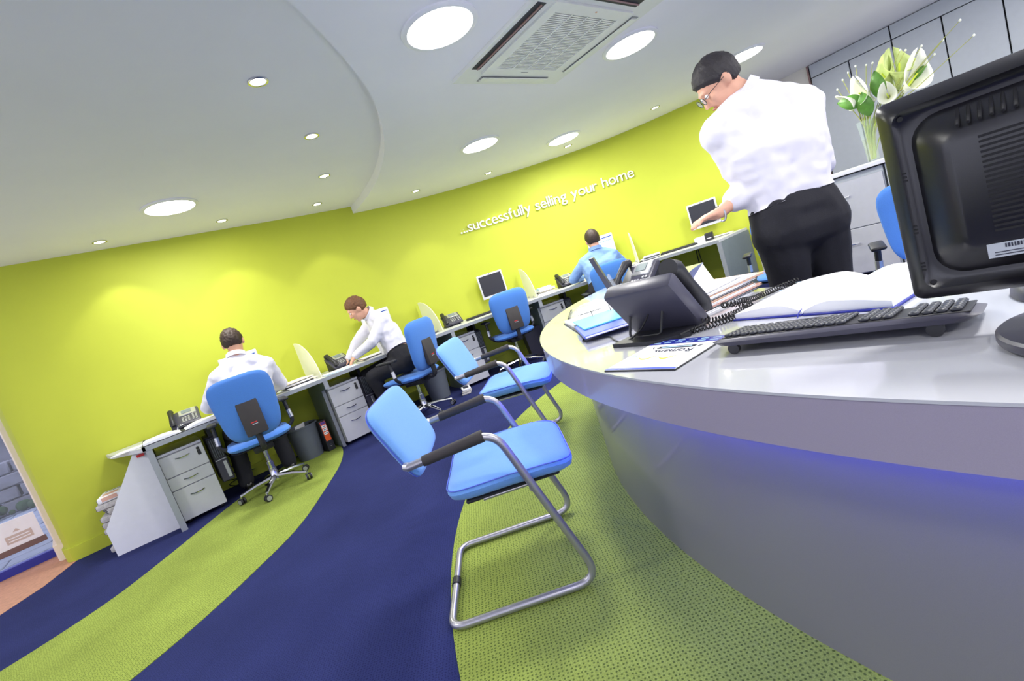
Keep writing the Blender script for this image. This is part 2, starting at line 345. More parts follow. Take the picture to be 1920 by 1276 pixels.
# shop front behind the camera: piers, sill, head and panes
wf = struct('wall_front', B().box((2.25, -3.46, .2), (11, .12, .4)).box((2.25, -3.46, 2.38), (11, .12, .26)).box((-3.0, -3.46, 1.3), (.4, .12, 2.0)).box((2.2, -3.46, 1.3), (.25, .12, 2.0)).box((7.4, -3.46, 1.3), (.6, .12, 2.0)), 'white_wall', None, 'shop front wall with wide windows')
for i, (a, b_) in enumerate(((-2.8, 2.08), (2.32, 7.1))):
    w = struct('window_%d' % (i+2), B().box(((a+b_)/2, -3.46, .43), (b_-a, .06, .06)).box(((a+b_)/2, -3.46, 2.22), (b_-a, .06, .06)).box((a+.03, -3.46, 1.32), (.06, .06, 1.8)).box((b_-.03, -3.46, 1.32), (.06, .06, 1.8)).box(((a+b_)/2, -3.46, 1.32), (.05, .06, 1.8)), 'frame_blue', None, 'wide shop window frame')
    for q in (0, 1):
        h = (b_-a)/2; obj('pane', B().box((a+h*(q+.5), -3.46, 1.32), (h-.06, .008, 1.74)), 'window_glass', w)
# ceilings
cb = catmull([(-3.2, .35), (-2.0, .55), (-.9, .85), (0., 1.22), (.5, 1.52), (.89, 1.84), (1.14, 2.09), (1.51, 2.53), (1.83, 3.05), (2.07, 3.57), (2.29, 4.26), (2.40, 4.85), (2.455, 5.40)], 8)
struct('ceiling', B().box((2.25, 1.4, ZH+.06), (11.2, 10, .12)), 'white_ceiling', None, 'raised part of the white ceiling')
low = [tuple(p) for p in cb]+[(2.46, 5.6)]+[tuple(p) for p in (W-NOR*.1)[60:]]+[(6.2, 2.7), (7.25, 3.6), (7.72, 3.6), (7.72, -3.5), (-3.2, -3.5)]
struct('ceiling_low', B().prism(low, ZL, ZH), 'white_ceiling', None, 'lower white ceiling with a sweeping curved edge', True, 30)

# left window and the street outside
w1 = struct('window_1', B().box((-2.1, 6.03, .035), (2.2, .09, .07)).box((-2.1, 6.03, 2.4), (2.2, .07, .09)).box((-3.16, 6.03, 1.2), (.07, .07, 2.4)), 'frame_blue', None, 'tall street window with a dark blue bottom rail')
obj('pane', B().box((-2.1, 6.03, 1.21), (2.1, .01, 2.3)), 'window_glass', w1)
pv = tag(obj('street_paving', B().box((-4, 13, -.06), (26, 13.5, .1)), 'paving'), 'grey blue street paving outside the window', None, None, 'structure')
for j in range(16):
    for i in range(5):
        y = 6.35+j*.33; x = -3.4+i*.62+(.31 if j % 2 else 0)
        if abs(x+.19*y) > 2.2: continue
        obj('paving_slab', B().rbox((x, y, -.004), (.60, .31, .02), .006, 0, 1), 'paving', pv)
gw = thing('garden_wall', 'low grey stone wall across the street', 'wall', (-3, 11.2, 0))
for r in range(4):
    for i in range(9):
        obj('stone', B().rbox((-2.4+i*.56+(.28 if r % 2 else 0)+random.uniform(-.02, .02), random.uniform(-.02, .02), .11+r*.21), (.54, .3, .2), .02, 0, 1), 'stone_wall', gw)
hb = B()
for i in range(60): hb.ell((-5.4+i*.085+random.uniform(-.04, .04), 10.80+random.uniform(-.06, .06), .05+random.uniform(0, .09)), [random.uniform(.04, .09)]*3, None, 8, 6)
tag(obj('hedge_plants', hb, 'hedge'), 'dark low plants along the foot of the stone wall', 'plants', None, 'stuff')
hs = thing('street_house', 'pale building across the street behind the stone wall', 'building', (-4.5, 15, 0))
obj('facade', B().box((0, 0, 2.4), (9, .4, 4.8)), 'stone_wall', hs); obj('awning', B().prism([(-4, 1.5), (4.4, 1.5), (4.4, 1.75), (-4, 2.2)], -.3, .5, Matrix.Rotation(PI/2, 4, 'X')), 'pale_render', hs)
tag(obj('street_sign', B().box((-3.15, 14.2, 1.35), (.5, .05, .4)).box((-3.15, 14.23, .6), (.06, .04, 1.5)), 'red'), 'small red street sign seen through the window', 'sign')
cdp = thing('window_card', 'white printed card with a brown lower bar on the street window', 'card', (-1.325, 6.012, 0))
obj('board', B().prism([(-.32, .222), (.222, .222), (.222, .455), (-.32, .46)], -.006, .006, Matrix.Rotation(PI/2, 4, 'X')), 'paper', cdp)
obj('lower_bar', B().rbox((-.045, -.004, .198), (.555, .02, .05), .003, 0, 1), 'brown', cdp)
for x0, x1 in ((-.24, -.07), (.0, .17)):
    obj('print_block', B().box(((x0+x1)/2, -.0075, .295), (x1-x0, .003, .07)), 'beige_print', cdp)
    for k in range(2): obj('print_line', B().box(((x0+x1)/2, -.0095, .28+k*.025), (x1-x0-.03, .002, .008)), 'paper', cdp)
obj('print_crest', B().prism([(.06, .35), (.11, .35), (.085, .375)], .006, .008, Matrix.Rotation(PI/2, 4, 'X')), 'beige_print', cdp)

# ------------------------------------------------------------------ ceiling fittings
BIGS = [(1.65, 1.91, ZL, 'round white ceiling light near the curved ceiling step, beside the air conditioner'), (3.29, 1.91, ZL, 'round white ceiling light on the cupboard side of the air conditioner'),
        (5.18, 1.93, ZL, 'round white ceiling light above the standing man'), (3.09, 3.55, ZL, 'round white ceiling light over the chair in front of the wall lettering'),
        (4.37, 3.62, ZL, 'round white ceiling light close to the lime wall above the man in blue'), (.6, 4.46, ZH, 'round white ceiling light in the raised ceiling above the left desk'),
        (1.65, -.3, ZL, 'added round fill light over the near end of the counter, out of view'), (3.6, -.3, ZL, 'added round fill light over the chairs inside the counter, out of view'), (5.6, -.3, ZL, 'added round fill light in front of the grey cupboards, out of view'), (-.6, -.9, ZL, 'added round fill light over the entrance, out of view'), (1.65, -2.2, ZL, 'added round fill light by the shop window, out of view'), (4.4, -2.2, ZL, 'added round fill light by the far shop window, out of view'), (-1.3, 2.6, ZH, 'added round fill light in the raised ceiling over the entrance, out of view')]  # the lights on this line are fill, added out of view to brighten the room
def disk_light(name, loc, size, power, col):
    l = bpy.data.lights.new(name, 'AREA'); l.shape = 'DISK'; l.size = size; l.energy = power; l.color = col
    o = bpy.data.objects.new(name, l); COL.objects.link(o); return o
for x, y, z, lb in BIGS:
    t = thing('ceiling_light', lb or 'added round fill light behind the viewpoint', 'ceiling light', (x, y, z), 0, 'round ceiling lights')
    obj('rim', B().lathe([(.20, 0), (.20, -.008), (.185, -.016), (.172, -.014), (.172, 0)], 32), 'lamp_ring', t)
    obj('diffuser', B().lathe([(.172, -.004), (.172, -.012), (.12, -.024), (.02, -.03)], 32), 'lamp_big', t)
    l = disk_light('ceiling_lamp', (0, 0, 0), .34, BIG_W, (1, .985, .95)); l.parent = t; l.location = (0, 0, -.04)
SPOTS = [(3.93, 4.53, ZL, 'small recessed spotlight above the start of the wall lettering'), (3.03, 4.81, ZL, 'small recessed spotlight close to the lime wall beside the ceiling step'),
         (5.24, 2.95, ZL, 'small recessed spotlight nearest the head of the standing man'), (4.74, 3.89, ZL, 'small recessed spotlight beside the round light over the man in blue'),
         (.94, 2.59, ZH, 'recessed spotlight along the curved ceiling step, farthest from the lime wall'), (1.42, 3.31, ZH, 'recessed spotlight along the curved ceiling step, second from the far end'),
         (1.77, 4.17, ZH, 'recessed spotlight along the curved ceiling step, third from the far end'), (1.95, 5.03, ZH, 'recessed spotlight in the corner of the lime wall and the ceiling step'),
         (1.04, 5.09, ZH, 'recessed spotlight in the raised ceiling above the seated man on the left'), (.11, 5.15, ZH, 'recessed spotlight in the raised ceiling above the desk end panel')]
for x, y, z, lb in SPOTS:
    t = thing('spotlight', lb, 'spotlight', (x, y, z), 0, 'recessed ceiling spotlights')
    obj('rim', B().lathe([(.052, 0), (.052, -.006), (.040, -.008), (.036, -.002), (.036, 0)], 24), 'chrome', t)
    obj('lamp', B().lathe([(.036, -.001), (.036, -.005), (.01, -.009)], 20), 'lamp_spot', t)
    l = bpy.data.lights.new('spot_lamp', 'SPOT'); l.energy = SPOT_W; l.spot_size = math.radians(86); l.spot_blend = .35; l.shadow_soft_size = .03; l.color = (1, .97, .90)
    o = bpy.data.objects.new('spot_lamp', l); COL.objects.link(o); o.parent = t; o.location = (0, 0, -.02)
# air conditioning cassette
ac = thing('air_conditioner', 'square white ceiling air conditioner with louvred grille', 'air conditioner', (2.52, 1.93, ZL))
fr = B()
def hole_frame(b, o, i, z0, z1):
    for (x0, y0, x1, y1) in ((-o, -o, o, -i), (-o, i, o, o), (-o, -i, -i, i), (i, -i, o, i)): b.box(((x0+x1)/2, (y0+y1)/2, (z0+z1)/2), (x1-x0, y1-y0, z1-z0))
fr.prism([(-.48, -.40), (-.40, -.48), (.40, -.48), (.48, -.40), (.48, .40), (.40, .48), (-.40, .48), (-.48, .40)] if False else [(-.48, -.48), (.48, -.48), (.48, .48), (-.48, .48)], -.022, 0)
obj('panel', fr, 'ac_white', ac)
for k in range(4):
    M = Matrix.Rotation(k*PI/2, 4, 'Z'); opened = k in (0, 1)
    b = B(); b.M = M; b.box((-.415, 0, -.023), (.062, .62, .004)); v = obj('outlet', b, 'ac_dark' if k in (0, 1) else 'ac_grey', ac)
    b = B(); b.M = M; b.box((-.412, 0, -.03), (.008 if k in (0, 1) else .05, .60, .006), 0, Matrix.Rotation(.5 if k in (0, 1) else .1, 4, 'Y')); obj('vane', b, 'ac_pink' if k in (0, 1) else 'ac_white', v)
g = B(); hole_frame(g, .345, .275, -.034, -.022); gr = obj('grille_frame', g, 'ac_white', ac)
obj('grille_backing', B().box((0, 0, -.0235), (.55, .55, .003)), 'ac_grey', ac)
g = B()
for i in range(36): g.box((0, -.268+i*.0153, -.029), (.55, .0085, .006))
tag(obj('louvres', g, 'ac_white', gr, False), kind='stuff')
for i in range(3): obj('grille_rib', B().box((-.1375+i*.1375, 0, -.033), (.008, .55, .004)), 'ac_white', gr)
obj('badge', B().box((0, .31, -.0345), (.06, .008, .002)), 'ac_grey', ac); obj('indicator', B().lathe([(.006, -.036), (.006, -.034)], 10, Matrix.Translation((.02, -.312, 0))), 'folder_buff', ac)

# ------------------------------------------------------------------ wall lettering
TXT = '...successfully selling your home'; SZ = .19
sg = thing('wall_lettering', 'raised white lettering reading ...successfully selling your home on the lime wall', 'lettering', (4.6, 4.4, 1.79))
adv = []; x = 0
for ch in TXT:
    if ch == ' ': adv.append(None); x += SZ*.27; continue
    me, x0, x1 = glyph(ch, SZ, .008); adv.append((ch, x-x0)); x += (x1-x0)+SZ*.065
kf = (6.955-4.515)/x
for a in adv:
    if not a: continue
    me, x0, x1 = glyph(a[0], SZ, .008); s = 4.515+(a[1]+(x0+x1)/2)*kf; px, py, an = wp(s, .022)
    o = obj('letter', me, 'paper', sg)
    o.matrix_basis = Matrix.Translation((px-4.6, py-4.4, 0)) @ Matrix.Rotation(an, 4, 'Z') @ Matrix.Rotation(PI/2, 4, 'X') @ Matrix.Translation((-(x0+x1)/2*kf, 0, 0)) @ Matrix.Diagonal((kf, 1, 1, 1))
    obj('fixing', B().tube([((x0+x1)/2, .05, -.007), ((x0+x1)/2, .05, -.024)], .003, 6), 'silver', o)

# ------------------------------------------------------------------ grey cupboards on the right
cw = thing('wall_cupboards', 'floor to ceiling grey cupboards behind the vase', 'cupboard', (7.25, 0, 0))
obj('carcass', B().box((.2, -.4, 1.18), (.36, 4.84, 2.355)), 'gap_dark', cw)
obj('end_strip', B().box((-.012, 2.028, 1.18), (.02, .016, 2.35)), 'ac_pink', cw)
ys = [2.015, 1.62, 1.217, .805, .372, -.06, -.49, -.92, -1.35, -1.78, -2.2]
for a, b_ in zip(ys[:-1], ys[1:]): obj('door', B().rbox((0.005, (a+b_)/2, 1.142), (.03, a-b_-.012, 2.11), .002, 0, 1), 'cup_grey', cw)
for a, b_ in ((2.015, 1.217), (1.217, .372), (.372, -.49), (-.49, -1.35), (-1.35, -2.2)): obj('fascia', B().rbox((.005, (a+b_)/2, 2.279), (.03, a-b_-.012, .146), .002, 0, 1), 'cup_grey', cw)
for i, (y0, y1) in enumerate(((1.13, 1.95), (.30, 1.12), (-.53, .29))):
    fc = thing('filing_cabinet', ['grey two drawer filing cabinet behind the standing man', 'grey two drawer filing cabinet under the vase of lilies', 'grey two drawer filing cabinet hidden behind the large monitor'][i], 'filing cabinet', (5.40, (y0+y1)/2, 0))
    w_ = y1-y0
    obj('body', B().box((.29, 0, .5), (.56, w_-.006, .94)), 'cup_grey', fc)
    for z0, z1 in ((.04, .468), (.476, .922)):
        d = obj('drawer', B().rbox((0, 0, (z0+z1)/2), (.022, w_-.02, z1-z0), .003, 0, 1), 'drawer', fc)
        hz = z1-.14; obj('handle', B().tube(arc_path([(-.008, -.13, hz), (-.035, -.13, hz), (-.035, .13, hz), (-.008, .13, hz)], .008, 3), .005, 8), 'chrome', d)
tag(obj('filing_worktop', B().rbox((5.68, .71, 1.0), (.66, 2.52, .036), .003, 0, 1), 'panel_white'), 'pale worktop along the top of the filing cabinets', 'worktop')

# ------------------------------------------------------------------ reception counter
A0, A1 = math.radians(98.5), math.radians(236)
rc = thing('reception_counter', 'large curved grey reception counter with pale glossy top and blue glow under its lip', 'counter', (CC[0], CC[1], 0))
def rel(P): return [(p[0]-CC[0], p[1]-CC[1]) for p in P]
obj('top', B().strip(rel(ring(RO, A0, A1, 110)), rel(ring(RI, A0, A1, 110)), .7345, .74), 'counter_top', rc, True, 30)
obj('fascia', B().strip(rel(ring(RO-.002, A0, A1, 110)), rel(ring(RO-.03, A0, A1, 110)), .632, .7345), 'counter_fascia', rc, True, 30)
obj('inner_fascia', B().strip(rel(ring(RI+.002, A0, A1, 80)), rel(ring(RI+.03, A0, A1, 80)), .632, .7345), 'counter_fascia', rc, True, 30)
ep = ring(1, A0, A0+.001, 1)[0]; eu = (math.cos(A0), math.sin(A0)); et = (-math.sin(A0), math.cos(A0))
obj('end_fascia', B().prism([(eu[0]*r+et[0]*t, eu[1]*r+et[1]*t) for r, t in ((RI+.03, .002), (RO-.03, .002), (RO-.03, .03), (RI+.03, .03))], .632, .7345), 'counter_fascia', rc)
obj('front_panel', B().strip(rel(ring(RF, A0+.03, A1-.02, 110)), rel(ring(RF-.03, A0+.03, A1-.02, 110)), 0.003, .7345), 'counter_grey', rc, True, 30)
obj('inner_panel', B().strip(rel(ring(RI+.22, A0+.03, A1-.02, 80)), rel(ring(RI+.25, A0+.03, A1-.02, 80)), 0.003, .7345), 'ac_dark', rc, True, 30)
for a in (A0+.04, A1-.03):
    c_, s_ = math.cos(a), math.sin(a); obj('end_panel', B().prism([(c_*r-s_*t, s_*r+c_*t) for r, t in ((RI+.22, -.015), (RF, -.015), (RF, .015), (RI+.22, .015))], 0.003, .7345), 'counter_grey', rc)
obj('led_strip', B().strip(rel(ring(RF+.055, A0+.05, A1-.04, 110)), rel(ring(RF+.035, A0+.05, A1-.04, 110)), .640, .646), 'led_blue', rc, False)

# ------------------------------------------------------------------ the run of desks along the lime wall
DT = .73; DEP = .80
SUP = [.70, 2.105, 3.70, 5.06, 6.486]
dr_ = thing('desk_run', 'long pale worktop on panel legs curving along the lime wall', 'desk', (2.5, 4.9, 0))
fr_, bk_ = off(DEP, .665, 7.80, 90), off(.03, .665, 7.80, 90)
fr_[0:0] = []
r_ = lambda P: [(p[0]-2.5, p[1]-4.9) for p in P]
obj('worktop', B().strip(r_(bk_), r_(off(DEP-.02, .665, 7.80, 90)), DT-.028, DT), 'desk_top', dr_, True, 30)
obj('front_edge', B().strip(r_(off(DEP-.02, .665, 7.80, 90)), r_(fr_), DT-.034, DT), 'desk_edge', dr_, True, 30)
for i, s in enumerate(SUP):
    x, y, an = wp(s, 0); M = Matrix.Translation((x-2.5, y-4.9, 0)) @ Matrix.Rotation(an, 4, 'Z') @ Matrix.Rotation(PI/2, 4, 'X').to_4x4()
    # profile in (distance from wall, z)
    last = i == 0
    prof = [(.10, 0.0), (.60, 0.0), (.60, .60), (.785, .62), (.785, DT-.035), (.10, DT-.035)] if not last else [(.10, 0), (.785, 0), (.785, DT-.035), (.10, DT-.035)]
    b = B(); vs = []; n = len(prof); t = .014
    vs = [(-t, -p[0], p[1]) for p in prof]+[(t, -p[0], p[1]) for p in prof]
    fs = [tuple(range(n)), tuple(range(2*n-1, n-1, -1))]+[(k, n+k, n+(k+1) % n, (k+1) % n) for k in range(n)]
    b.add(vs, fs, Matrix.Translation((x-2.5, y-4.9, 0)) @ Matrix.Rotation(an, 4, 'Z'))
    sp = obj('support_panel', b, 'panel_greygreen', dr_)
    b = B(); T = Matrix.Translation((x-2.5, y-4.9, 0)) @ Matrix.Rotation(an, 4, 'Z')
    if last: b.box((0, -.79, (DT-.035)/2), (.042, .012, DT-.035), 0, None)
    else: b.box((0, -.605, .30), (.032, .012, .60)); b.box((0, -.79, .658), (.042, .012, .076))
    b2 = B(); b2.add(b.v, b.f, T); obj('edge_strip', b2, 'desk_edge', sp)
F_ = wp(7.80, .79)[:2]; G_ = wp(7.80, .04)[:2]; K_ = (5.955, 2.625)
obj('worktop_end', B().prism([(p[0]-2.5, p[1]-4.9) for p in (wp(7.80, DEP)[:2], K_, G_)], DT-.028, DT), 'desk_top', dr_)
ea = math.atan2(K_[1]-F_[1], K_[0]-F_[0]); el_ = math.hypot(K_[1]-F_[1], K_[0]-F_[0])
b = B(); b.M = Matrix.Translation((F_[0]-2.5, F_[1]-4.9, 0)) @ Matrix.Rotation(ea, 4, 'Z'); b.box((el_/2, .0, (DT-.03)/2), (el_, .028, DT-.03)); ep_ = obj('support_panel', b, 'panel_greygreen', dr_)
b = B(); b.M = Matrix.Translation((F_[0]-2.5, F_[1]-4.9, 0)) @ Matrix.Rotation(ea, 4, 'Z'); b.box((-.008, 0, (DT-.03)/2), (.016, .045, DT-.03)); obj('edge_strip', b, 'desk_edge', ep_)
# slanted white end wing of the desk run
b = B(); P = [(-.155, 4.79, 0), (-.590, 4.855, 0), (-.590, 4.855, .222), (-.262, 4.805, DT-.036), (-.155, 4.79, DT-.036)]
b.add(P+[(p[0], p[1]+.02, p[2]) for p in P], [(0, 1, 2, 3, 4), (9, 8, 7, 6, 5)]+[(k, 5+k, 5+(k+1) % 5, (k+1) % 5) for k in range(5)], Matrix.Translation((-2.5, -4.9, 0)))
wing = obj('end_panel', b, 'panel_white', dr_)
obj('worktop_end', B().prism([(-.165-2.5, 4.62-4.9), (-.185-2.5, 4.62-4.9), (-.27-2.5, 4.80-4.9), (-.40-2.5, 5.1-4.9), (-.45-2.5, 5.40-4.9), (-.165-2.5, 5.40-4.9)], DT-.03, DT), 'desk_top', dr_)
obj('red_label', B().box((-.215-2.5, 4.784-4.9, .672), (.05, .004, .022), -.15), 'red', wing)

def pedestal():
    t = thing('pedestal', 'x', 'drawer unit'); w, d, h = .315, .50, .58
    obj('body', B().rbox((0, d/2+.01, .035+h/2-.01), (w, d, h-.02), .004, 0, 1), 'drawer', t)
    obj('top_plate', B().rbox((0, d/2, .035+h-.012), (w, d+.02, .024), .003, 0, 1), 'silver', t)
    for (z0, z1) in ((.035, .295), (.301, .405), (.411, .585)):
        dw = obj('drawer', B().rbox((0, -.002, (z0+z1)/2), (w-.004, .018, z1-z0), .002, 0, 1), 'drawer', t)
        hz = z1-.045 if z1-z0 < .2 else z1-.07
        obj('handle', B().tube([(-.05+.01*k, -.014-.014*math.sin(PI*k/10), hz-.006*math.sin(PI*k/10)) for k in range(11)], .0045, 6), 'chrome', dw)
    lk = obj('lock', B().lathe([(.012, -.004), (.012, .004), (.006, .007)], 12, Matrix.Translation((.115, -.012, .555)) @ Matrix.Rotation(PI/2, 4, 'X')), 'black_plastic', t)
    obj('key_fob', B().rbox((.115, -.02, .52), (.024, .008, .045), .004, 0, 1), 'black_plastic', lk)
    for a in (-1, 1):
        for c in (.06, d-.06): obj('castor', B().lathe([(.016, -.012), (.016, .012)], 10, Matrix.Translation((a*.12, c, .0165)) @ Matrix.Rotation(PI/2, 4, 'Y')), 'black_plastic', t)
    return t
def tower():
    t = thing('computer_tower', 'x', 'computer')
    obj('case', B().rbox((0, .2, .20), (.095, .38, .40), .006, 0, 1), 'dark_plastic', t)
    obj('front_grille', B().rbox((0, .004, .30), (.085, .012, .18), .004, 0, 1), 'black_plastic', t)
    for k in range(5): obj('grille_slat', B().box((-.03+.015*k, -.004, .30), (.005, .006, .17)), 'bin_grey', t)
    obj('drive_bar', B().box((0, -.002, .195), (.085, .008, .006)), 'silver', t); obj('port_panel', B().rbox((.02, 0, .10), (.03, .012, .15), .003, 0, 1), 'silver', t)
    return t
PED = [(0.875, .665), (2.285, .665), (3.885, .62), (5.245, .62), (6.665, .62)]
PL = ['silver three drawer pedestal beside the slanted white end panel', 'silver three drawer pedestal beside the black lever arch file', 'silver three drawer pedestal behind the backrest of the farther visitor chair',
      'silver three drawer pedestal beside the dark bin, left of the man in the blue shirt', 'silver three drawer pedestal behind the black desk phones of the counter']
TL_ = ['black computer tower hung beside the pedestal at the left seated man', 'black computer tower beside the pedestal of the leaning man', 'black computer tower under the desk of the empty office chair', 'black computer tower behind the pedestal of the man in blue', 'black computer tower under the last desk by the grey end panel']
p0, t0 = pedestal(), tower()
for i, (s, d) in enumerate(PED):
    x, y, an = wp(s, d); p = p0 if i == 0 else dup(p0); place(p, (x, y, 0.0035 if i == 0 else 0), an, PL[i], 'mobile pedestals under the desks')
    x, y, an = wp(s+.235, d-.03); t = t0 if i == 0 else dup(t0); place(t, (x, y, .19), an, TL_[i], 'computer towers under the desks')
    obj('bracket', B().box((0, .2, .445), (.03, .28, .09)).box((0, .2, .405), (.10, .28, .006)), 'black_plastic', t)

def divider():
    t = thing('desk_screen', 'x', 'desk screen'); n = 16; t0_, L, Hh = .004, .56, .40
    P = [(0, 0)]+[(-L*math.sin(PI/2*k/n), Hh*math.cos(PI/2*k/n)) for k in range(n+1)]
    b = B(); vs = [(-t0_, p[0], p[1]) for p in P]+[(t0_, p[0], p[1]) for p in P]; m = len(P)
    b.add(vs, [tuple(range(m)), tuple(range(2*m-1, m-1, -1))]+[(k, m+k, m+(k+1) % m, (k+1) % m) for k in range(m)])
    obj('sheet', b, 'frosted', t); 
    for y in (-.12, -.40): obj('clip', B().rbox((0, y, .012), (.03, .03, .024), .003, 0, 1), 'silver', t)
    return t
DVL = ['frosted quarter round desk screen between the seated man and the leaning man', 'frosted quarter round desk screen between the leaning man and the empty office chair', 'frosted quarter round desk screen beside the stack of books', 'frosted quarter round desk screen right of the man in the blue shirt']
d0 = divider()
for i, s in enumerate((2.14, 3.66, 5.09, 6.66)):
    x, y, an = wp(s, .06); d = d0 if i == 0 else dup(d0); place(d, (x, y, DT), an, DVL[i], 'frosted screens on the desk run')

def flat_monitor(lit):
    t = thing('desk_monitor', 'x', 'monitor')
    obj('casing', B().rbox((0, 0, .163), (.345, .035, .315), .008, 0, 2), 'bezel', t)
    sc = obj('screen', B().box((0, -.0185, .168), (.305, .003, .262)), 'screen_lit' if lit else 'screen_dark', t)
    if lit:
        obj('window_bar', B().box((0, -.0205, .280), (.300, .002, .012)), 'navy', sc); obj('window_rule', B().box((.0, -.0205, .235), (.29, .002, .006)), 'folder_blue', sc); obj('window_pane', B().box((-.09, -.0205, .13), (.08, .002, .15)), 'lblue_print', sc)
    obj('arm', B().tube([(0, .01, .16), (0, .07, .16), (0, .105, .12)], .016, 8), 'silver', t); obj('wall_plate', B().rbox((0, .105, .13), (.09, .012, .12), .004, 0, 1), 'silver', t)
    obj('camera_dot', B().lathe([(.005, -.02), (.005, -.016)], 8, Matrix.Translation((.0, 0, .312)) @ Matrix.Rotation(PI/2, 4, 'X') @ Matrix.Translation((0, 0, .036))), 'black_plastic', t)
    return t
m0, m1 = flat_monitor(False), flat_monitor(True)
MON = [(1.60, 1, 'wall mounted monitor hidden behind the head of the left seated man'), (3.08, 1, 'wall mounted monitor behind the shoulder of the leaning man'), (4.67, 0, 'white framed monitor with dark screen on the wall above the empty office chair'),
       (6.26, 1, 'lit white framed monitor in front of the man in the blue shirt'), (7.63, 0, 'white framed monitor with dark screen behind the hand of the standing man')]
ud, ul = False, False
for s, lit, lb in MON:
    x, y, an = wp(s, .125)
    if lit: t = m1 if not ul else dup(m1); ul = True
    else: t = m0 if not ud else dup(m0); ud = True
    place(t, (x, y, .885), an, lb, 'monitors along the lime wall')

# ---- desk telephones
def desk_phone(name='desk_phone', tilt=32, zc=.072, wire=False, th=.03, hr=1.0):
    t = thing(name, 'x', 'telephone')
    Mt = Matrix.Translation((0, 0, zc)) @ Matrix.Rotation(math.radians(tilt), 4, 'X')      # face tilted towards the user at -y
    b = B(); b.M = Mt; b.rbox((0.02, 0, (.03-th)/2), (.21, .20, th), .012, 0, 2); body = obj('body', b, 'dark_plastic', t)
    b = B(); b.M = Mt; b.rbox((.045, .055, .0165), (.125, .075, .008), .004, 0, 1); obj('display_bezel', b, 'silver', body)
    b = B(); b.M = Mt; b.box((.04, .06, .0215), (.07, .04, .003)); obj('display', b, 'panel_greygreen', body)
    b = B()
    b.M = Mt; b.rbox((0, 0, 0), (.015, .011, .006), .002, 0, 1); km = mesh_of(b, 'key'); km.materials.append(MATS['silver'])
    for r in range(4):
        for c in range(3):
            k = obj('key', km, None, body); k.matrix_basis = Mt @ Matrix.Translation((.005+c*.021, -.065+r*.018, .018)) @ Mt.inverted()
    for r in range(5):
        for c in range(2):
            k = obj('key', km, None, body); k.matrix_basis = Mt @ Matrix.Translation((.078+c*.021, -.07+r*.018, .018)) @ Mt.inverted()
    b = B(); b.M = Mt
    b.tube([(-.062, -.095, .03), (-.062, -.075, .048), (-.062, 0, .055), (-.062, .075, .048), (-.062, .095, .03)], [.022*hr, .021*hr, .015*hr, .021*hr, .022*hr], 12); obj('handset', b, 'black_plastic', t)
    if not wire: obj('stand', B().prism([(-.08, 0), (.10, 0), (.10, .128), (.07, .128)], -.07, .09, Matrix.Rotation(PI/2, 4, 'Z') @ Matrix.Rotation(PI/2, 4, 'X')), 'black_plastic', t)
    pts = [(-.06, -.085, .03)]+[(-.085-.01*math.sin(k*.5), -.06+.016*k, .012) for k in range(10)]
    obj('cord', B().tube(pts, .004, 6), 'cable', t)
    return t
ph0 = desk_phone()
PH = [(.985, .34, 'desk telephone beside the open ring binder at the desk end'), (2.40, .40, 'desk telephone beside the hand of the leaning man'), (3.90, .34, 'desk telephone behind the frosted screen left of the empty chair'), (5.58, .36, 'desk telephone beside the left arm of the man in blue')]
for i, (s, d, lb) in enumerate(PH):
    x, y, an = wp(s, d); t = ph0 if i == 0 else dup(ph0); place(t, (x, y, DT), an+(.15 if i % 2 else -.1), lb, 'desk telephones along the wall')
    t.scale = (1.08, 1.08, 1.08)
def sheets(name, label, cat, loc, rz, n, size, mats, group=None, jit=.012, th=.004):
    """a small stack of loose sheets; each sheet a part"""
    t = thing(name, label, cat, loc, rz, group)
    for k in range(n):
        obj('sheet', B().box((random.uniform(-jit, jit), random.uniform(-jit, jit), th*(k+.5)), (size[0], size[1], th*.9), random.uniform(-.12, .12)), mats[k % len(mats)], t)
    return t
def at_desk(s, d): x, y, an = wp(s, d); return (x, y, DT), an
(l, a) = at_desk(.95, .62)
rb = thing('ring_binder', 'open white ring binder on the desk end in front of the telephone', 'binder', l, a)
obj('cover', B().box((0, 0, .003), (.56, .31, .006)), 'folder_dark', rb)
for sx in (-1, 1):
    hgt = lambda q: .008+.035*math.sin(min(1, q*1.6)*PI*.5)*(1-.6*q)
    b = B(); n = 9; A = [(sx*(.015+.255*k/n), hgt(k/n)) for k in range(n+1)]
    vs = [(x, y, z) for y in (-.145, .145) for x, z in A]+[(x, y, .007) for y in (-.145, .145) for x, z in A]; m = n+1
    b.add(vs, [(k, k+1, m+k+1, m+k) for k in range(n)]+[(2*m+k, 3*m+k, 3*m+k+1, 2*m+k+1) for k in range(n)]+[(k, 2*m+k, 2*m+k+1, k+1) for k in range(n)]+[(m+k, m+k+1, 3*m+k+1, 3*m+k) for k in range(n)]+[(n, 2*m+n, 3*m+n, m+n)])
    obj('pages', b, 'paper', rb)
for y in (-.06, .06): obj('ring', B().tube([(.03*math.cos(q*PI/8), y, .02+.03*math.sin(q*PI/8)) for q in range(16)], .0025, 6, True), 'chrome', rb)
(l, a) = at_desk(.70, .60); sheets('loose_papers', 'loose white sheet overhanging the slanted desk end', 'paper', (l[0]-.07, l[1]+.06, DT), -.2, 2, (.28, .20), ['paper'], None, .01, .003)
(l, a) = at_desk(1.93, .50); sheets('paper_pile', 'untidy pile of papers beside the first frosted screen', 'papers', l, a, 8, (.26, .33), ['paper', 'paper', 'folder_dark', 'paper_cream'], None, .03, .007)
(l, a) = at_desk(2.32, .66); sheets('paper_pile', 'few sheets lying under the hand of the leaning man', 'papers', l, a, 3, (.30, .20), ['paper', 'lblue_print'], None, .02, .004)
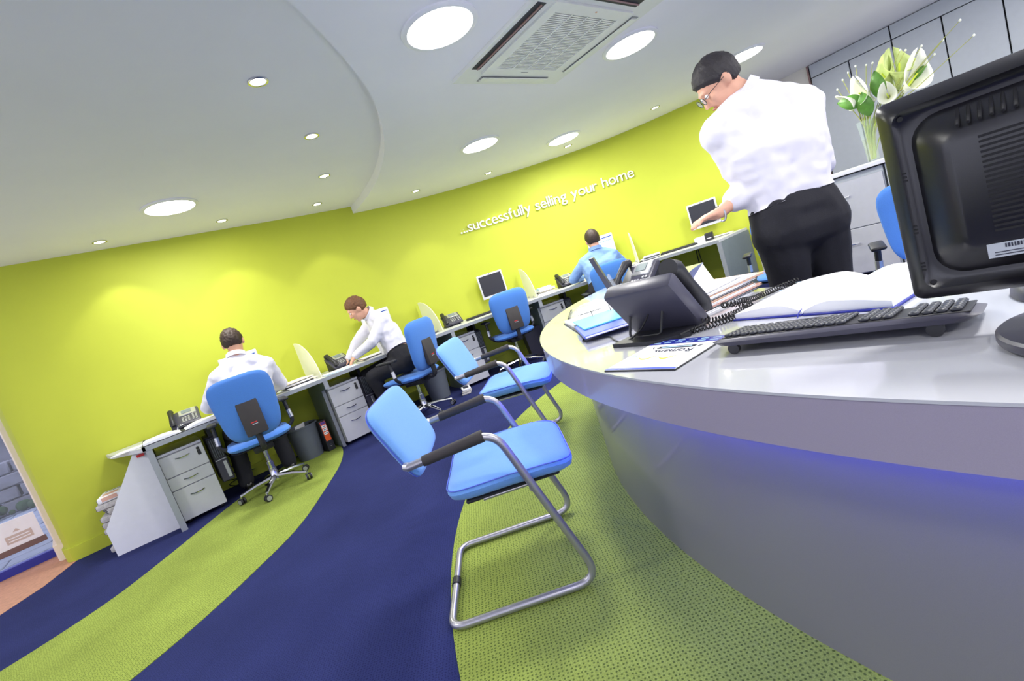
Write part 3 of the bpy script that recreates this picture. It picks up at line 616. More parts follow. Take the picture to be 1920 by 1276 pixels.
(l, a) = at_desk(2.80, .50); sheets('paper_pile', 'open papers on the desk in front of the leaning man', 'papers', l, a, 4, (.34, .26), ['paper', 'paper_cream', 'folder_dark'], None, .03, .006)
(l, a) = at_desk(3.45, .50); sheets('paper_pile', 'flat papers beside the second frosted screen', 'papers', l, a, 4, (.25, .30), ['paper', 'folder_dark'], None, .03, .005)
(l, a) = at_desk(6.86, .46); sheets('paper_pile', 'white papers and a dark folder right of the last frosted screen', 'papers', l, a, 5, (.20, .28), ['folder_dark', 'paper', 'paper'], None, .03, .009)
(l, a) = at_desk(7.76, .14); sheets('paper_pile', 'thin row of papers against the lime wall at the desk end', 'papers', l, a, 3, (.26, .22), ['paper', 'paper_cream'], None, .02, .004)
bk = [(.22, .30, .022), (.20, .27, .018), (.21, .29, .025), (.17, .24, .02)]; z = DT
(l, a) = at_desk(5.27, .38)
BL = ['white book at the bottom of the stack beside the third frosted screen', 'thin dark book second from the bottom of the stack by the third screen', 'white book third from the bottom of the stack by the third screen', 'small striped book on top of the stack by the third screen']
for k, (w_, d_, h_) in enumerate(bk):
    t = thing('book', BL[k], 'book', (l[0], l[1], z), a+random.uniform(-.15, .15), 'stack of books on the desk')
    obj('cover', B().box((0, 0, .002), (w_, d_, .004)).box((0, 0, h_-.002), (w_, d_, .004)).box((-w_/2+.002, 0, h_/2), (.004, d_, h_)), ['paper', 'folder_dark', 'paper', 'lblue_print'][k], t)
    obj('page_block', B().box((.002, 0, h_/2), (w_-.01, d_-.01, h_-.008)), 'paper_cream', t); z += h_
def mini_keyboard(label, s, d):
    (l, a) = at_desk(s, d); t = thing('desk_keyboard', label, 'keyboard', l, a, 'keyboards on the desks'); obj('base', B().rbox((0, 0, .011), (.44, .15, .018), .005, 0, 1), 'black_plastic', t)
    b = B()
    for r in range(5):
        for c in range(18): b.box((-.20+c*.0235, -.055+r*.024, .0225), (.019, .019, .006))
    tag(obj('keys', b, 'key', t, False), kind='stuff')
mini_keyboard('black keyboard on the desk behind the empty office chair', 4.35, .42); mini_keyboard('dark keyboard on the last desk below the dark monitor', 7.26, .40); mini_keyboard('keyboard under the hands of the man in blue', 6.12, .55)
(l, a) = at_desk(7.60, .38); t = thing('telephone_unit', 'small white box with black front on the last desk', 'box', l, a)
obj('body', B().rbox((-.05, 0, .035), (.12, .14, .07), .005, 0, 1), 'paper', t); obj('display_unit', B().rbox((.055, 0, .045), (.09, .13, .09), .006, 0, 1), 'black_plastic', t); obj('slot', B().box((.055, -.067, .03), (.05, .004, .008)), 'paper', t)

# ---- on the floor under the desks
def waste_bin(label, x, y, m, sq=False, sc=1.0):
    t = thing('waste_bin', label, 'bin', (x, y, .0035), .3, 'waste bins under the desks'); n = 24 if not sq else 4
    b = B(); b.lathe([(.115*sc, 0), (.15*sc, .32*sc), (.157*sc, .32*sc), (.157*sc, .335*sc), (.145*sc, .335*sc), (.11*sc, .012), (.002, .012)], n); obj('tub', b, m, t)
    if not sq: obj('liner_paper', B().box((.0, 0.02, .30*sc), (.15, .002, .10), .4, Matrix.Rotation(.2, 4, 'X')), 'paper', t)
    return t
waste_bin('grey round waste bin beside the black lever arch file', .985, 5.04, 'bin_grey'); waste_bin('grey round waste bin behind the chair of the leaning man', 2.46, 4.86, 'bin_grey'); waste_bin('dark waste bin under the desk beside the empty office chair', 3.86, 4.62, 'dark_plastic', True, 1.12)
t = thing('lever_arch_file', 'black lever arch file with orange and white spine label on the floor', 'file', (1.155, 4.90, 0.0035), .12)
obj('case', B().rbox((0, .14, .16), (.075, .28, .32), .003, 0, 1), 'black_plastic', t)
lb_ = obj('spine_label', B().box((0, -.002, .205), (.055, .004, .20)), 'orange', t)
for k, (z, m_) in enumerate(((.29, 'purple'), (.255, 'paper'), (.222, 'paper'), (.185, 'paper'), (.15, 'orange'))): obj('label_patch', B().box((0, -.005, z), (.046, .002, .026)), m_, lb_)
for z in (.255, .222, .185): obj('label_line', B().box((0, -.0065, z), (.03, .001, .006)), 'ink', lb_)
obj('finger_ring', B().tube([(.011*math.cos(q*PI/6), -.003, .055+.011*math.sin(q*PI/6)) for q in range(12)], .003, 6, True), 'chrome', t)
for k in range(9):
    t = thing('newspaper', ['folded newspaper at the bottom of the pile behind the white end panel', 'folded newspaper low in the pile behind the end panel', 'folded newspaper second layer of the pile behind the end panel', 'folded newspaper third layer of the pile behind the end panel', 'folded newspaper in the middle of the pile by the end panel', 'folded grey newspaper above the middle of the pile by the end panel', 'folded newspaper near the top of the pile by the end panel', 'folded newspaper under the top one of the pile by the end panel', 'newspaper with printed front on top of the pile behind the end panel'][k], 'newspaper', (-.42+random.uniform(-.025, .025), 5.16, .05*k), random.uniform(-.2, .2), 'pile of newspapers')
    obj('paper_block', B().rbox((0, 0, .0255), (.36, .30, .046), .012, 0, 2), 'newsprint' if k < 8 else 'paper', t)
    for q in range(2): obj('fold', B().box((-.182, 0, .015+q*.018), (.006, .27, .006)), 'bin_grey', t)
    if k == 8:
        obj('picture', B().box((-.10, -.05, .0492), (.10, .10, .001)), 'folder_pink', t); obj('headline', B().box((-.05, .09, .0492), (.20, .02, .001)), 'ink', t); obj('picture', B().box((-.10, -.1495, .03), (.10, .006, .03)), 'folder_pink', t); obj('headline', B().box((.05, -.1495, .035), (.14, .006, .008)), 'ink', t)
t = thing('magazine_bundle', 'small printed bundle lying on the blue carpet by the grey bin', 'magazine', (2.60, 4.50, 0), .9)
for k in range(3): obj('magazine', B().rbox((.004*k, 0, .012+.022*k), (.17, .10, .02), .004, .1*k, 1), 'newsprint' if k < 2 else 'paper', t)
obj('cover_print', B().box((.01, 0, .0675), (.12, .06, .001), .2), 'ink', t)
def cables(label, pts, r=.004):
    return tag(obj('cable', B().tube(catmull3(pts), r, 6), 'cable'), label, 'cable', 'cables under the desks')
def catmull3(P, n=8):
    P = [Vector(p) for p in P]; Q = [2*P[0]-P[1]]+P+[2*P[-1]-P[-2]]; out = []
    for i in range(1, len(Q)-2):
        a, b, c, d = Q[i-1:i+3]
        for k in range(n):
            t = k/n; out.append(.5*((2*b)+(c-a)*t+(2*a-5*b+4*c-d)*t*t+(3*b-a-3*c+d)*t**3))
    out.append(P[-1]); return out
for k, (lb, x) in enumerate((('tangle of black cable hanging under the left desk', .34), ('looped black cable lying on the floor under the left desk', .42))):
    pts = [(x, 5.34, .66), (x-.03, 5.33, .45), (x+.02, 5.30, .30)]
    for q in range(10): pts.append((x+.08*math.cos(q*1.9+k), 5.22+.10*math.sin(q*1.9+k), .22-.02*q+.01*k if .22-.02*q > .03 else .012+.004*(q % 3)))
    cables(lb, pts)
x, y, an = wp(7.45, .06); x2, y2, _ = wp(7.45, .16)
hp = thing('cable_outlet', 'black cable grommet with two hanging leads under the last desk', 'cable', (x2, y2, 0), an)
obj('grommet', B().lathe([(.035, .66), (.045, .70)], 14), 'black_plastic', hp)
for k in (-1, 1): obj('lead', B().tube(catmull3([(.012*k, 0, .66), (.016*k, .01, .45), (.006*k, .0, .25), (-.01*k, .02, .08), (-.03, .03, .008)]), .006, 6), 'cable', hp)
sk = thing('wall_socket', 'grey double wall socket under the left desk', 'socket', (.44, 5.415, .36)); obj('plate', B().rbox((0, -.006, 0), (.15, .012, .086), .004, 0, 1), 'bin_grey', sk)
for k in (-1, 1): obj('plug', B().rbox((.035*k, -.022, 0), (.045, .03, .05), .006, 0, 1), 'black_plastic', sk)

# ------------------------------------------------------------------ visitor chairs (local: +x is the way the sitter faces)
def visitor_chair(label, loc, rz):
    t = thing('visitor_chair', label, 'chair', loc, rz, 'blue visitor chairs in front of the counter'); r = .0135
    w = .25; z0 = r+.003
    side = lambda y: [(-.205, y, .604), (.085, y, .624), (.262, y*.985, z0+.0), (-.262, y*.985, z0)]
    A = [(-.215, -w, .602), (.085, -w, .626), (.270, -w, z0), (-.268, -w, z0), (-.268, w, z0), (.270, w, z0), (.085, w, .626), (-.215, w, .602)]
    obj('frame', B().tube(arc_path(A, [.085, .07, .055, .055, .07, .085], 7), r, 12), 'tube_grey', t)
    for y in (-w, w):
        obj('arm_pad', B().tube([(-.160, y, .606), (-.155, y, .606), (-.02, y, .6165), (.045, y, .6225), (.05, y, .6228)], [.017, .0175, .019, .0205, .0195], 12), 'charcoal', t)
        obj('back_bracket', B().tube([(-.208, y, .603), (-.222, y*.96, .604)], .015, 10), 'silver', t)
    st = obj('seat', B().cushion(superell(.455, .47, 6.5), .038, .030, lambda x, y, z: (x+.083, y, z+.437-.018*max(0, x/.22)**2*(1 if x > 0 else 0)+.012*(y/.23)**2), 8, 44, 9.0), 'blue_fabric', t)
    obj('seat_piping', B().tube([(p[0]*.992+.083, p[1]*.992, .4515-.018*max(0, p[0]/.22)**2+.012*(p[1]/.23)**2) for p in (superell(.455, .47, 6.5)(2*PI*k/44) for k in range(44))], .0022, 5, True), 'folder_blue', st)
    obj('seat_pan', B().rbox((.08, 0, .392), (.34, .36, .014), .005, 0, 1), 'black_plastic', t)
    obj('cross_tube', B().tube([(.146, -w, .40), (.146, w, .40)], .011, 10), 'tube_grey', t); obj('cross_tube', B().tube([(-.03, -.17, .385), (.146, -.17, .385)], .009, 8), 'tube_grey', t)
    th = math.radians(19)
    Mb = Matrix.Translation((-.245, 0, .672)) @ Matrix.Rotation(-th, 4, 'Y') @ Matrix(((0, 0, 1, 0), (1, 0, 0, 0), (0, 1, 0, 0), (0, 0, 0, 1)))
    bkr = obj('backrest', B().cushion(superell(.495, .29, 6.0, .10), .030, .022, lambda x, y, z: (x, y, z+.10*x*x), 8, 44, 7.0, Mb), 'blue_fabric', t)
    obj('back_piping', B().tube([tuple(Mb @ Vector((p[0]*.995, p[1]*.995, -.008+.10*p[0]**2))) for p in (superell(.495, .29, 6.0, .10)(2*PI*k/44) for k in range(44))], .002, 5, True), 'folder_blue', bkr)
    obj('floor_clip', B().tube([(-.268, -.02, z0), (-.268, .02, z0)], .0175, 12), 'black_plastic', t)
    return t
visitor_chair('blue fabric cantilever visitor chair on the green carpet ring, whole frame showing', (.849, 1.507, .003), math.atan2(-.6, .8))
visitor_chair('blue fabric cantilever visitor chair beside the rounded end of the counter', (1.70, 2.44, .003), math.atan2(-.74, .67))

# ------------------------------------------------------------------ office chairs (local: +y is the way the sitter faces)
def office_chair(base='chrome'):
    t = thing('office_chair', 'x', 'chair')
    b5 = obj('base_hub', B().lathe([(.04, .075), (.045, .10), (.032, .125), (.03, .19)], 16), base, t)
    for k in range(5):
        a = 2*PI*k/5+.55; c, s = math.cos(a), math.sin(a)
        lg = obj('base_leg', B().tube([(c*.03, s*.03, .108), (c*.16, s*.16, .095), (c*.285, s*.285, .068)], [.024, .019, .013], 8), base, t)
        Mx = Matrix.Translation((c*.29, s*.29, .0285)) @ Matrix.Rotation(a+.7, 4, 'Z')
        cw_ = B()
        for q in (-1, 1): cw_.lathe([(.026, -.008), (.0285, -.004), (.0285, .004), (.026, .008)], 16, Mx @ Matrix.Translation((.014*q, 0, 0)) @ Matrix.Rotation(PI/2, 4, 'Y'))
        cs = obj('castor', cw_, 'black_plastic', t)
        hb_ = B()
        for q in (-1, 1): hb_.lathe([(.019, -.002), (.019, .002)], 14, Mx @ Matrix.Translation((.0228*q, 0, 0)) @ Matrix.Rotation(PI/2, 4, 'Y'))
        obj('castor_disc', hb_, 'silver', cs); obj('castor_stem', B().tube([(c*.285, s*.285, .072), (c*.288, s*.288, .045)], .009, 8), base, cs)
    obj('gas_column', B().lathe([(.027, .17), (.027, .25), (.018, .25), (.018, .38)], 14), base, t)
    obj('mechanism', B().rbox((0, -.02, .395), (.15, .22, .06), .012, 0, 2), 'black_plastic', t)
    st = obj('seat', B().cushion(superell(.49, .47, 5), .035, .035, lambda x, y, z: (x, y+.03, z+.458+.010*(x/.24)**2), 7, 40, 6), 'blue_fabric_office', t)
    obj('seat_shell', B().cushion(superell(.46, .44, 5), .012, .012, lambda x, y, z: (x, y+.03, z+.428), 4, 32, 6), 'black_plastic', st)
    Mb = Matrix.Translation((0, -.235, .765)) @ Matrix.Rotation(math.radians(98), 4, 'X')
    bk_ = obj('backrest', B().cushion(superell(.44, .53, 4.2, .22), .022, .034, lambda x, y, z: (x, y, z-.35*x*x-.14*y*y+.03), 8, 44, 6, Mb), 'blue_fabric_office', t)
    Mp = Matrix.Translation((0, -.262, .665)) @ Matrix.Rotation(math.radians(-4), 4, 'X')
    b = B(); b.M = Mp; b.rbox((0, -.03, .008), (.155, .05, .275), .010, 0, 2); pl = obj('back_plate', b, 'charcoal', t)
    b = B(); b.M = Mp; b.box((.0, -.0560, -.03), (.045, .002, .006)); obj('plate_mark', b, 'red', pl)
    b = B(); b.M = Mp; b.box((.005, -.0560, -.045), (.04, .002, .005)); obj('plate_mark', b, 'silver', pl)
    obj('back_stem', B().tube(arc_path([(0, -.27, .60), (0, -.275, .42), (0, -.02, .395)], .05, 5), .024, 8), 'black_plastic', t)
    for sx in (-1, 1):
        ar = obj('armrest', B().rbox((sx*.275, .03, .70), (.07, .24, .026), .012, 0, 2), 'black_plastic', t)
        obj('arm_post', B().tube(arc_path([(sx*.275, .0, .69), (sx*.285, -.02, .50), (sx*.17, -.02, .42)], .05, 5), [.016]*8, 8), 'black_plastic', ar)
        obj('arm_sleeve', B().tube([(sx*.2795, -.008, .60), (sx*.2835, -.017, .53)], .0185, 8), 'silver', ar)
    return t
oc = office_chair()
place(oc, (.55, 4.47, .0035), -.10, 'blue office chair of the left seated man, polished base on the green stripe', 'blue office chairs')
for loc, rz, zs, lb in (((2.02, 4.40, 0), .42, .95, 'blue office chair of the leaning man, turned away from the desk'), ((3.40, 4.40, 0), -.40, .92, 'empty blue office chair pulled up to the desk beside the dark bin'),
                    ((4.20, 3.46, 0), -.66, .87, 'blue office chair of the man in the blue shirt'), ((4.20, 1.60, 0.0), 1.92, .87, 'blue office chair hidden behind the standing man, one armrest showing beside the grey desk end'), ((3.23, .49, 0.0), 1.85, .87, 'blue office chair between the standing man and the large black monitor')):
    c = place(dup(oc), loc, rz, lb, 'blue office chairs'); c.scale = (1, 1, zs)

# ------------------------------------------------------------------ people
V = Vector
def basis(f, up):
    f = V(f).normalized(); r = f.cross(V(up)).normalized(); u = r.cross(f).normalized(); return Matrix((r, f, u)).transposed()    # columns right, forward, up
def hand(b, wr, d, n, side, curl=.5, sc=1.0):
    """palm and five fingers; d: direction of the hand, n: back-of-hand normal, side +1 thumb along d x n"""
    wr, d, n = V(wr), V(d).normalized(), V(n); n = (n-d*n.dot(d)).normalized(); x = d.cross(n)*side
    R = Matrix((x, d, n)).transposed(); c = wr+d*.048*sc
    b.ell(c, (.040*sc, .050*sc, .016*sc), R, 12, 8); b.tcap(wr-d*.02, .026*sc, wr+d*.03*sc, .024*sc, 10)
    for k, (off_, L) in enumerate(((.028, .066), (.010, .074), (-.010, .069), (-.028, .054))):
        p = wr+d*.082*sc+x*off_*sc; e1 = (d*math.cos(curl*.5)-n*math.sin(curl*.5)+x*off_*1.5); p1 = p+e1*L*.52*sc; e2 = d*math.cos(curl*1.4)-n*math.sin(curl*1.4); p2 = p1+e2*L*.48*sc
        b.tcap(p-d*.02, .0098*sc, p1, .0090*sc, 8); b.tcap(p1, .0090*sc, p2, .0074*sc, 8)
    q = wr+d*.022*sc+x*.030*sc; q1 = q+(x*.72+d*.62-n*.15).normalized()*.042*sc; q2 = q1+(x*.30+d*.9-n*.25).normalized()*.034*sc
    b.tcap(q-x*.012, .014*sc, q1, .0115*sc, 8); b.tcap(q1, .0112*sc, q2, .0088*sc, 8)
def flat(me, p, n):
    """flatten whatever lies beyond the plane (p, n) on to it: a clean hem"""
    nv = len(me.vertices); co = np.empty(nv*3); me.vertices.foreach_get('co', co); co = co.reshape(-1, 3); n = np.array(n); k = np.maximum(0, (co-np.array(p)) @ n)
    k[np.linalg.norm(co-np.array(p), axis=1) > .26] = 0
    me.vertices.foreach_set('co', (co-k[:, None]*n).ravel()); me.update()
def person(label, J, shirt, hair, loc, hairstyle=1.0, sleeve=1.0, group=None, curl=.5, seed=0, bulk=0.0):
    t = thing('person', label, 'person', loc); sub = lambda p: V(p)-V(loc)
    J = {k: (sub(v) if k not in ('face', 'up', 'hL', 'hR', 'nL', 'nR') else V(v)) for k, v in J.items()}
    a = (J['shR']-J['shL']).normalized(); ap = (J['hpR']-J['hpL']).normalized()
    pel = (J['hpL']+J['hpR'])/2; sh = (J['shL']+J['shR'])/2; nk = J['nk']; bk = J.get('bk', V((0, 0, 0)))-(sub((0, 0, 0)) if 'bk' in J else V((0, 0, 0)))
    cav = lambda q: pel.lerp(sh, q)
    def torso(b, g, low=True):
        w1 = cav(.34)
        if low: b.tcap(J['hpL'], .108+g, J['hpR'], .108+g)
        aw = (a+ap).normalized()
        gw = g-(bulk if not low else 0)
        b.tcap(w1-aw*.065, .108+gw, w1+aw*.065, .108+gw); w2 = cav(.72); b.tcap(w2-a*.088, .116+g, w2+a*.088, .116+g)
        for sg in (-1, 1):
            h = J['hpR'] if sg == 1 else J['hpL']; s_ = J['shR'] if sg == 1 else J['shL']
            b.tcap(h if low else h.lerp(w1+aw*sg*.065, .45), .104+gw, w1+aw*sg*.065, .108+gw); b.tcap(w1+aw*sg*.065, .108+gw, w2+a*sg*.088, .116+g); b.tcap(w2+a*sg*.088, .112+g, s_-a*sg*.02, .066+g)
            b.tcap(s_, .062+g, nk, .058+g*.6)
        b.tcap(w2, .11+g, nk-(nk-w2)*.15, .07+g)
    def arms(b, g, upto=1.0):
        for q in 'LR':
            s_, e, w = J['sh'+q], J['el'+q], J['wr'+q]
            b.tcap(s_, .058+g, e, .043+g); b.tcap(e, .043+g, e.lerp(w, upto), .028+g*1.1+.012*(1-upto))
    def legs(b, g):
        for q in 'LR':
            b.tcap(J['hp'+q], .098+g, J['kn'+q], .060+g); b.tcap(J['kn'+q], .060+g, J['an'+q], .040+g*1.6)
    # body: one continuous surface
    b = B(); torso(b, 0); arms(b, 0); legs(b, 0)
    R = basis(J['face'], J['up']); rt, fw, up = (R.col[i] for i in range(3)); hd = J['hd']
    b.tcap(nk-up*.03, .060, hd-up*.035-fw*.012, .054)
    b.ell(hd+up*.022-fw*.008, (.076, .096, .096), R); b.ell(hd-up*.045+fw*.022, (.058, .068, .070), R); b.tcap(hd-up*.098+fw*.062, .020, hd-up*.088+fw*.05, .034)
    b.tcap(hd+up*.008+fw*.088, .009, hd-up*.030+fw*.106, .0135, 8); b.tcap(hd+up*.025+fw*.084-rt*.03, .011, hd+up*.025+fw*.084+rt*.03, .011, 8)
    for sg in (-1, 1):
        b.ell(hd-up*.008-fw*.012+rt*sg*.079, (.012, .020, .033), R @ Matrix.Rotation(.25*sg, 3, 'Z'), 10, 8); b.ell(hd-up*.02+fw*.06+rt*sg*.035, (.026, .024, .024), R, 10, 8)
    for q, sd in (('L', 1), ('R', -1)): hand(b, J['wr'+q], J['h'+q], J['n'+q], sd, curl)
    for q in 'LR':
        an = J['an'+q]; f_ = V((J['to'+q].x-an.x, J['to'+q].y-an.y, 0)).normalized(); b.tcap(an, .036, an+f_*.10-V((0, 0, an.z-.05)), .03)
    body = obj('body', remesh(b, .0075, 5, .5), 'skin', t)
    for sg in (-1, 1):
        e = obj('eye', B().ell(hd+up*.006+fw*.083+rt*sg*.032, (.0115, .0095, .0095), R, 10, 8), 'eye_white', body); obj('iris', B().ell(hd+up*.006+fw*.0905+rt*sg*.032, (.005, .003, .005), R, 8, 6), 'ink', e)
    obj('mouth', B().tcap(hd-up*.062+fw*.091-rt*.018, .0055, hd-up*.062+fw*.091+rt*.018, .0055, 8), 'lip', body)
    # shirt
    b = B(); torso(b, .013+bulk, False); arms(b, .013+bulk*.6, sleeve)
    fold = lambda c: .006*noise.noise(V((c.x*7+seed, c.y*7, c.z*16)))+.004*noise.noise(V((c.x*22, c.y*22+seed, c.z*30)))
    me = remesh(b, .010, 5, .5, fold); ax_ = (sh-pel).normalized()
    flat(me, cav(.25), -ax_); so = obj('shirt', me, shirt, t)
    cl = []
    cdir = (hd-nk).normalized(); c0 = nk+cdir*.035; cu = cdir.orthogonal().normalized(); cv = cdir.cross(cu)
    cb_ = B(); n = 24; vs = []
    for i, (r_, z_) in enumerate(((.075, -.02), (.072, .02), (.078, .022), (.083, -.02))): vs += [tuple(c0+cdir*z_+(cu*math.cos(2*PI*k/n)+cv*math.sin(2*PI*k/n))*r_) for k in range(n)]
    cb_.add(vs, [(i*n+k, i*n+(k+1) % n, ((i+1) % 4)*n+(k+1) % n, ((i+1) % 4)*n+k) for i in range(4) for k in range(n)]); obj('collar', cb_, shirt, so)
    # trousers, belt and shoes
    b = B(); legs(b, .016); b.tcap(J['hpL'], .126, J['hpR'], .126); w1 = cav(.17); b.tcap(w1-ap*.07, .128, w1+ap*.07, .128)
    for q in 'LR': b.tcap(J['hp'+q], .124, w1+ap*(.07 if q == 'R' else -.07), .127)
    fold2 = lambda c: .005*noise.noise(V((c.x*9, c.y*9+seed, c.z*9)))
    me = remesh(b, .011, 5, .5, fold2); flat(me, cav(.31), ax_); obj('trousers', me, 'trousers', t)
    for q in 'LR':
        an = J['an'+q]; f_ = V((J['to'+q].x-an.x, J['to'+q].y-an.y, 0)).normalized(); z_ = an.z-.085
        b = B(); base = V((an.x, an.y, max(.0, z_)))
        b.tcap(base+V((0, 0, .045))-f_*.03, .042, base+V((0, 0, .036))+f_*.16, .036); b.tcap(base+V((0, 0, .05)), .045, an, .044)
        me = remesh(b, .009, 4, .5)
        for v in me.vertices: v.co.z = max(v.co.z, base.z+.004)
        obj('shoe', me, 'leather', t)
    # hair: cap over crown and nape
    b = B(); n, m = 96, 48; vs = []; fs = []
    for i in range(m+1):
        for k in range(n):
            th, ph = PI*i/m, 2*PI*k/n; d_ = V((math.sin(th)*math.cos(ph), math.sin(th)*math.sin(ph), math.cos(th)))
            fwd_, z_ = d_.y, d_.z
            lim = -.62+.95*max(0, fwd_+.25)**.8 if fwd_ > -.25 else -.62       # hairline
            side_ = abs(d_.x)
            if side_ > .6 and fwd_ > -.1: lim = max(lim, -.05)
            k_ = 1.0 if z_ > lim else max(.80, 1-.9*(lim-z_))
            nz = 1+.035*hairstyle*noise.noise(d_*6+V((seed, 0, 0)))+.03*hairstyle*noise.noise(d_*14)+(.018+.012*hairstyle)*noise.noise(V((ph*16+seed, th*3, 1)))
            p = V((d_.x*.0855, d_.y*.107-.010, d_.z*.107+.026))*k_*nz
            vs.append(tuple(hd+R @ p))
    for i in range(m): fs += [(i*n+k, (i+1)*n+k, (i+1)*n+(k+1) % n, i*n+(k+1) % n) for k in range(n)]
    b.add(vs, fs); obj('hair', b, hair, t, True, 80)
    return t, R, hd, body
person('seated man in a white shirt with short brown hair at the left desk', dict(
    hpL=(.47, 4.50, .585), hpR=(.65, 4.50, .585), shL=(.455, 4.60, 1.045), shR=(.84, 4.63, 1.03), nk=(.645, 4.63, 1.145), hd=(.675, 4.70, 1.295), face=(.25, .93, -.32), up=(.06, .3, .95),
    elL=(.315, 4.68, .845), elR=(.915, 4.74, .815), wrL=(.42, 4.93, .772), wrR=(.83, 4.98, .772), hL=(.35, .92, -.05), hR=(-.35, .92, -.05), nL=(0, 0, 1), nR=(0, 0, 1),
    knL=(.42, 4.92, .55), knR=(.74, 4.90, .55), anL=(.38, 4.92, .092), anR=(.75, 4.86, .092), toL=(.36, 5.2, 0), toR=(.76, 5.1, 0)), 'shirt_white', 'hair_brown', (.56, 4.5, .0035), 1.3, .93, seed=1)
person('man in a white shirt with auburn hair leaning sideways over the desk', dict(
    hpL=(2.02, 4.46, .60), hpR=(2.04, 4.64, .60), shL=(1.99, 4.57, 1.07), shR=(2.02, 4.92, 1.09), nk=(1.955, 4.73, 1.16), hd=(1.835, 4.73, 1.262), face=(-.84, .30, -.42), up=(-.42, .05, .9),
    elL=(1.80, 4.56, .895), elR=(1.80, 5.02, .92), wrL=(1.635, 4.70, .815), wrR=(1.66, 5.00, .79), hL=(-.72, .25, -.62), hR=(-.9, -.1, -.3), nL=(-.4, .0, .9), nR=(0, 0, 1),
    knL=(1.70, 4.62, .56), knR=(1.72, 4.84, .57), anL=(1.80, 4.66, .092), anR=(1.86, 4.90, .092), toL=(1.6, 4.72, 0), toR=(1.65, 4.98, 0)), 'shirt_white', 'hair_auburn', (1.95, 4.6, 0), 1.6, .95, curl=.75, seed=5)
person('seated man in a light blue shirt with thinning dark hair', dict(
    hpL=(4.17, 3.60, .58), hpR=(4.31, 3.49, .58), shL=(4.235, 3.76, .935), shR=(4.525, 3.54, .935), nk=(4.39, 3.655, 1.03), hd=(4.415, 3.675, 1.172), face=(.60, .78, -.15), up=(.05, .08, .99),
    elL=(4.17, 3.93, .80), elR=(4.70, 3.56, .80), wrL=(4.42, 4.02, .772), wrR=(4.78, 3.76, .772), hL=(.72, .69, -.03), hR=(.4, .9, -.03), nL=(0, 0, 1), nR=(0, 0, 1),
    knL=(4.40, 3.96, .54), knR=(4.62, 3.78, .54), anL=(4.42, 4.0, .092), anR=(4.66, 3.82, .092), toL=(4.56, 4.16, 0), toR=(4.80, 4.0, 0)), 'shirt_blue', 'hair_brown', (4.3, 3.6, 0), .4, .95, seed=9)
t, R, hd, body = person('standing man in a white shirt and black trousers, head bowed, wearing glasses', dict(
    hpL=(2.375, .905, .875), hpR=(2.525, .79, .875), shL=(2.325, 1.03, 1.395), shR=(2.615, .785, 1.385), nk=(2.475, .925, 1.505), hd=(2.415, 1.025, 1.622), face=(-.50, .66, -.56), up=(-.42, .42, .80),
    elL=(2.375, .985, 1.115), elR=(2.71, .80, 1.12), wrL=(2.20, 1.075, 1.05), wrR=(2.58, 1.10, 1.08), hL=(-.80, .45, .02), hR=(-.75, .6, 0), nL=(-.1, .1, 1), nR=(0, 0, 1),
    knL=(2.39, .93, .50), knR=(2.55, .80, .50), anL=(2.40, .92, .092), anR=(2.56, .79, .092), toL=(2.46, 1.1, 0), toR=(2.66, .98, 0)), 'shirt_white', 'hair_dark', (2.47, .86, 0), .7, .45, curl=.6, seed=14, bulk=.022)
rt, fw, up = (R.col[i] for i in range(3))
gb = B()
for sg in (-1, 1):
    c = hd+up*.004+fw*.108+rt*sg*.034; gb.tube([tuple(c+rt*.026*math.cos(q*PI/8)+up*.019*math.sin(q*PI/8)) for q in range(16)], .0016, 5, True)
    gb.tube([tuple(c+rt*sg*.026), tuple(hd+up*.008+fw*.07+rt*sg*.084), tuple(hd+up*.004-fw*.03+rt*sg*.086)], .0016, 5)
gb.tube([tuple(hd+up*.008+fw*.112-rt*.008), tuple(hd+up*.008+fw*.112+rt*.008)], .0016, 5)
gl = obj('glasses', gb, 'leather', t)
for sg in (-1, 1): obj('lens', B().ell(hd+up*.004+fw*.108+rt*sg*.034, (.0255, .001, .0185), R, 14, 6), 'lens', gl)
wv = V((2.215-2.47, 1.075-.86, 1.043)); wd_ = V((-.80, .42, -.12)).normalized(); wu = wd_.orthogonal().normalized(); ww = wd_.cross(wu)
wt = obj('wristwatch', B().tube([tuple(wv+(wu*math.cos(q*PI/8)+ww*math.sin(q*PI/8))*.034) for q in range(16)], .005, 6, True), 'silver', t); obj('watch_face', B().ell(wv+V((0, 0, .036)), (.016, .016, .005), None, 14, 6), 'black_plastic', wt)

# ------------------------------------------------------------------ things on the reception counter
CT = .74
def on(name, label, cat, x, y, rz=0, group=None): return thing(name, label, cat, (x, y, CT), rz, group)
# mouse mat with calendar strip and logo, read from inside the counter
mm = on('mouse_mat', 'white printed mouse mat with a lime and black logo beside the keyboard', 'mouse mat', 1.083, .772, math.radians(-4))
obj('rubber_base', B().rbox((0, 0, .002), (.255, .240, .004), .0015, 0, 1), 'black_plastic', mm); pr = obj('printed_face', B().box((.001, 0, .0045), (.250, .236, .001)), 'paper', mm)
obj('calendar_strip', B().box((.103, 0, .0053), (.044, .234, .0006)), 'navy', pr); obj('blue_edge', B().box((-.118, 0, .0053), (.012, .234, .0006)), 'folder_blue', pr)
for k in range(6):
    for r in range(2): obj('calendar_line', B().box((.094+.018*r, -.095+k*.038, .0058), (.006, .024, .0004)), 'lblue_print', pr)
x = -.075
for ch in 'Romans':
    me, x0, x1 = glyph(ch, .040, .0003); o = obj('letter', me.copy(), 'ink', pr); o.matrix_basis = Matrix.Translation((.030, x-x0, .0056)) @ Matrix.Rotation(PI/2, 4, 'Z'); x += (x1-x0)+.0035
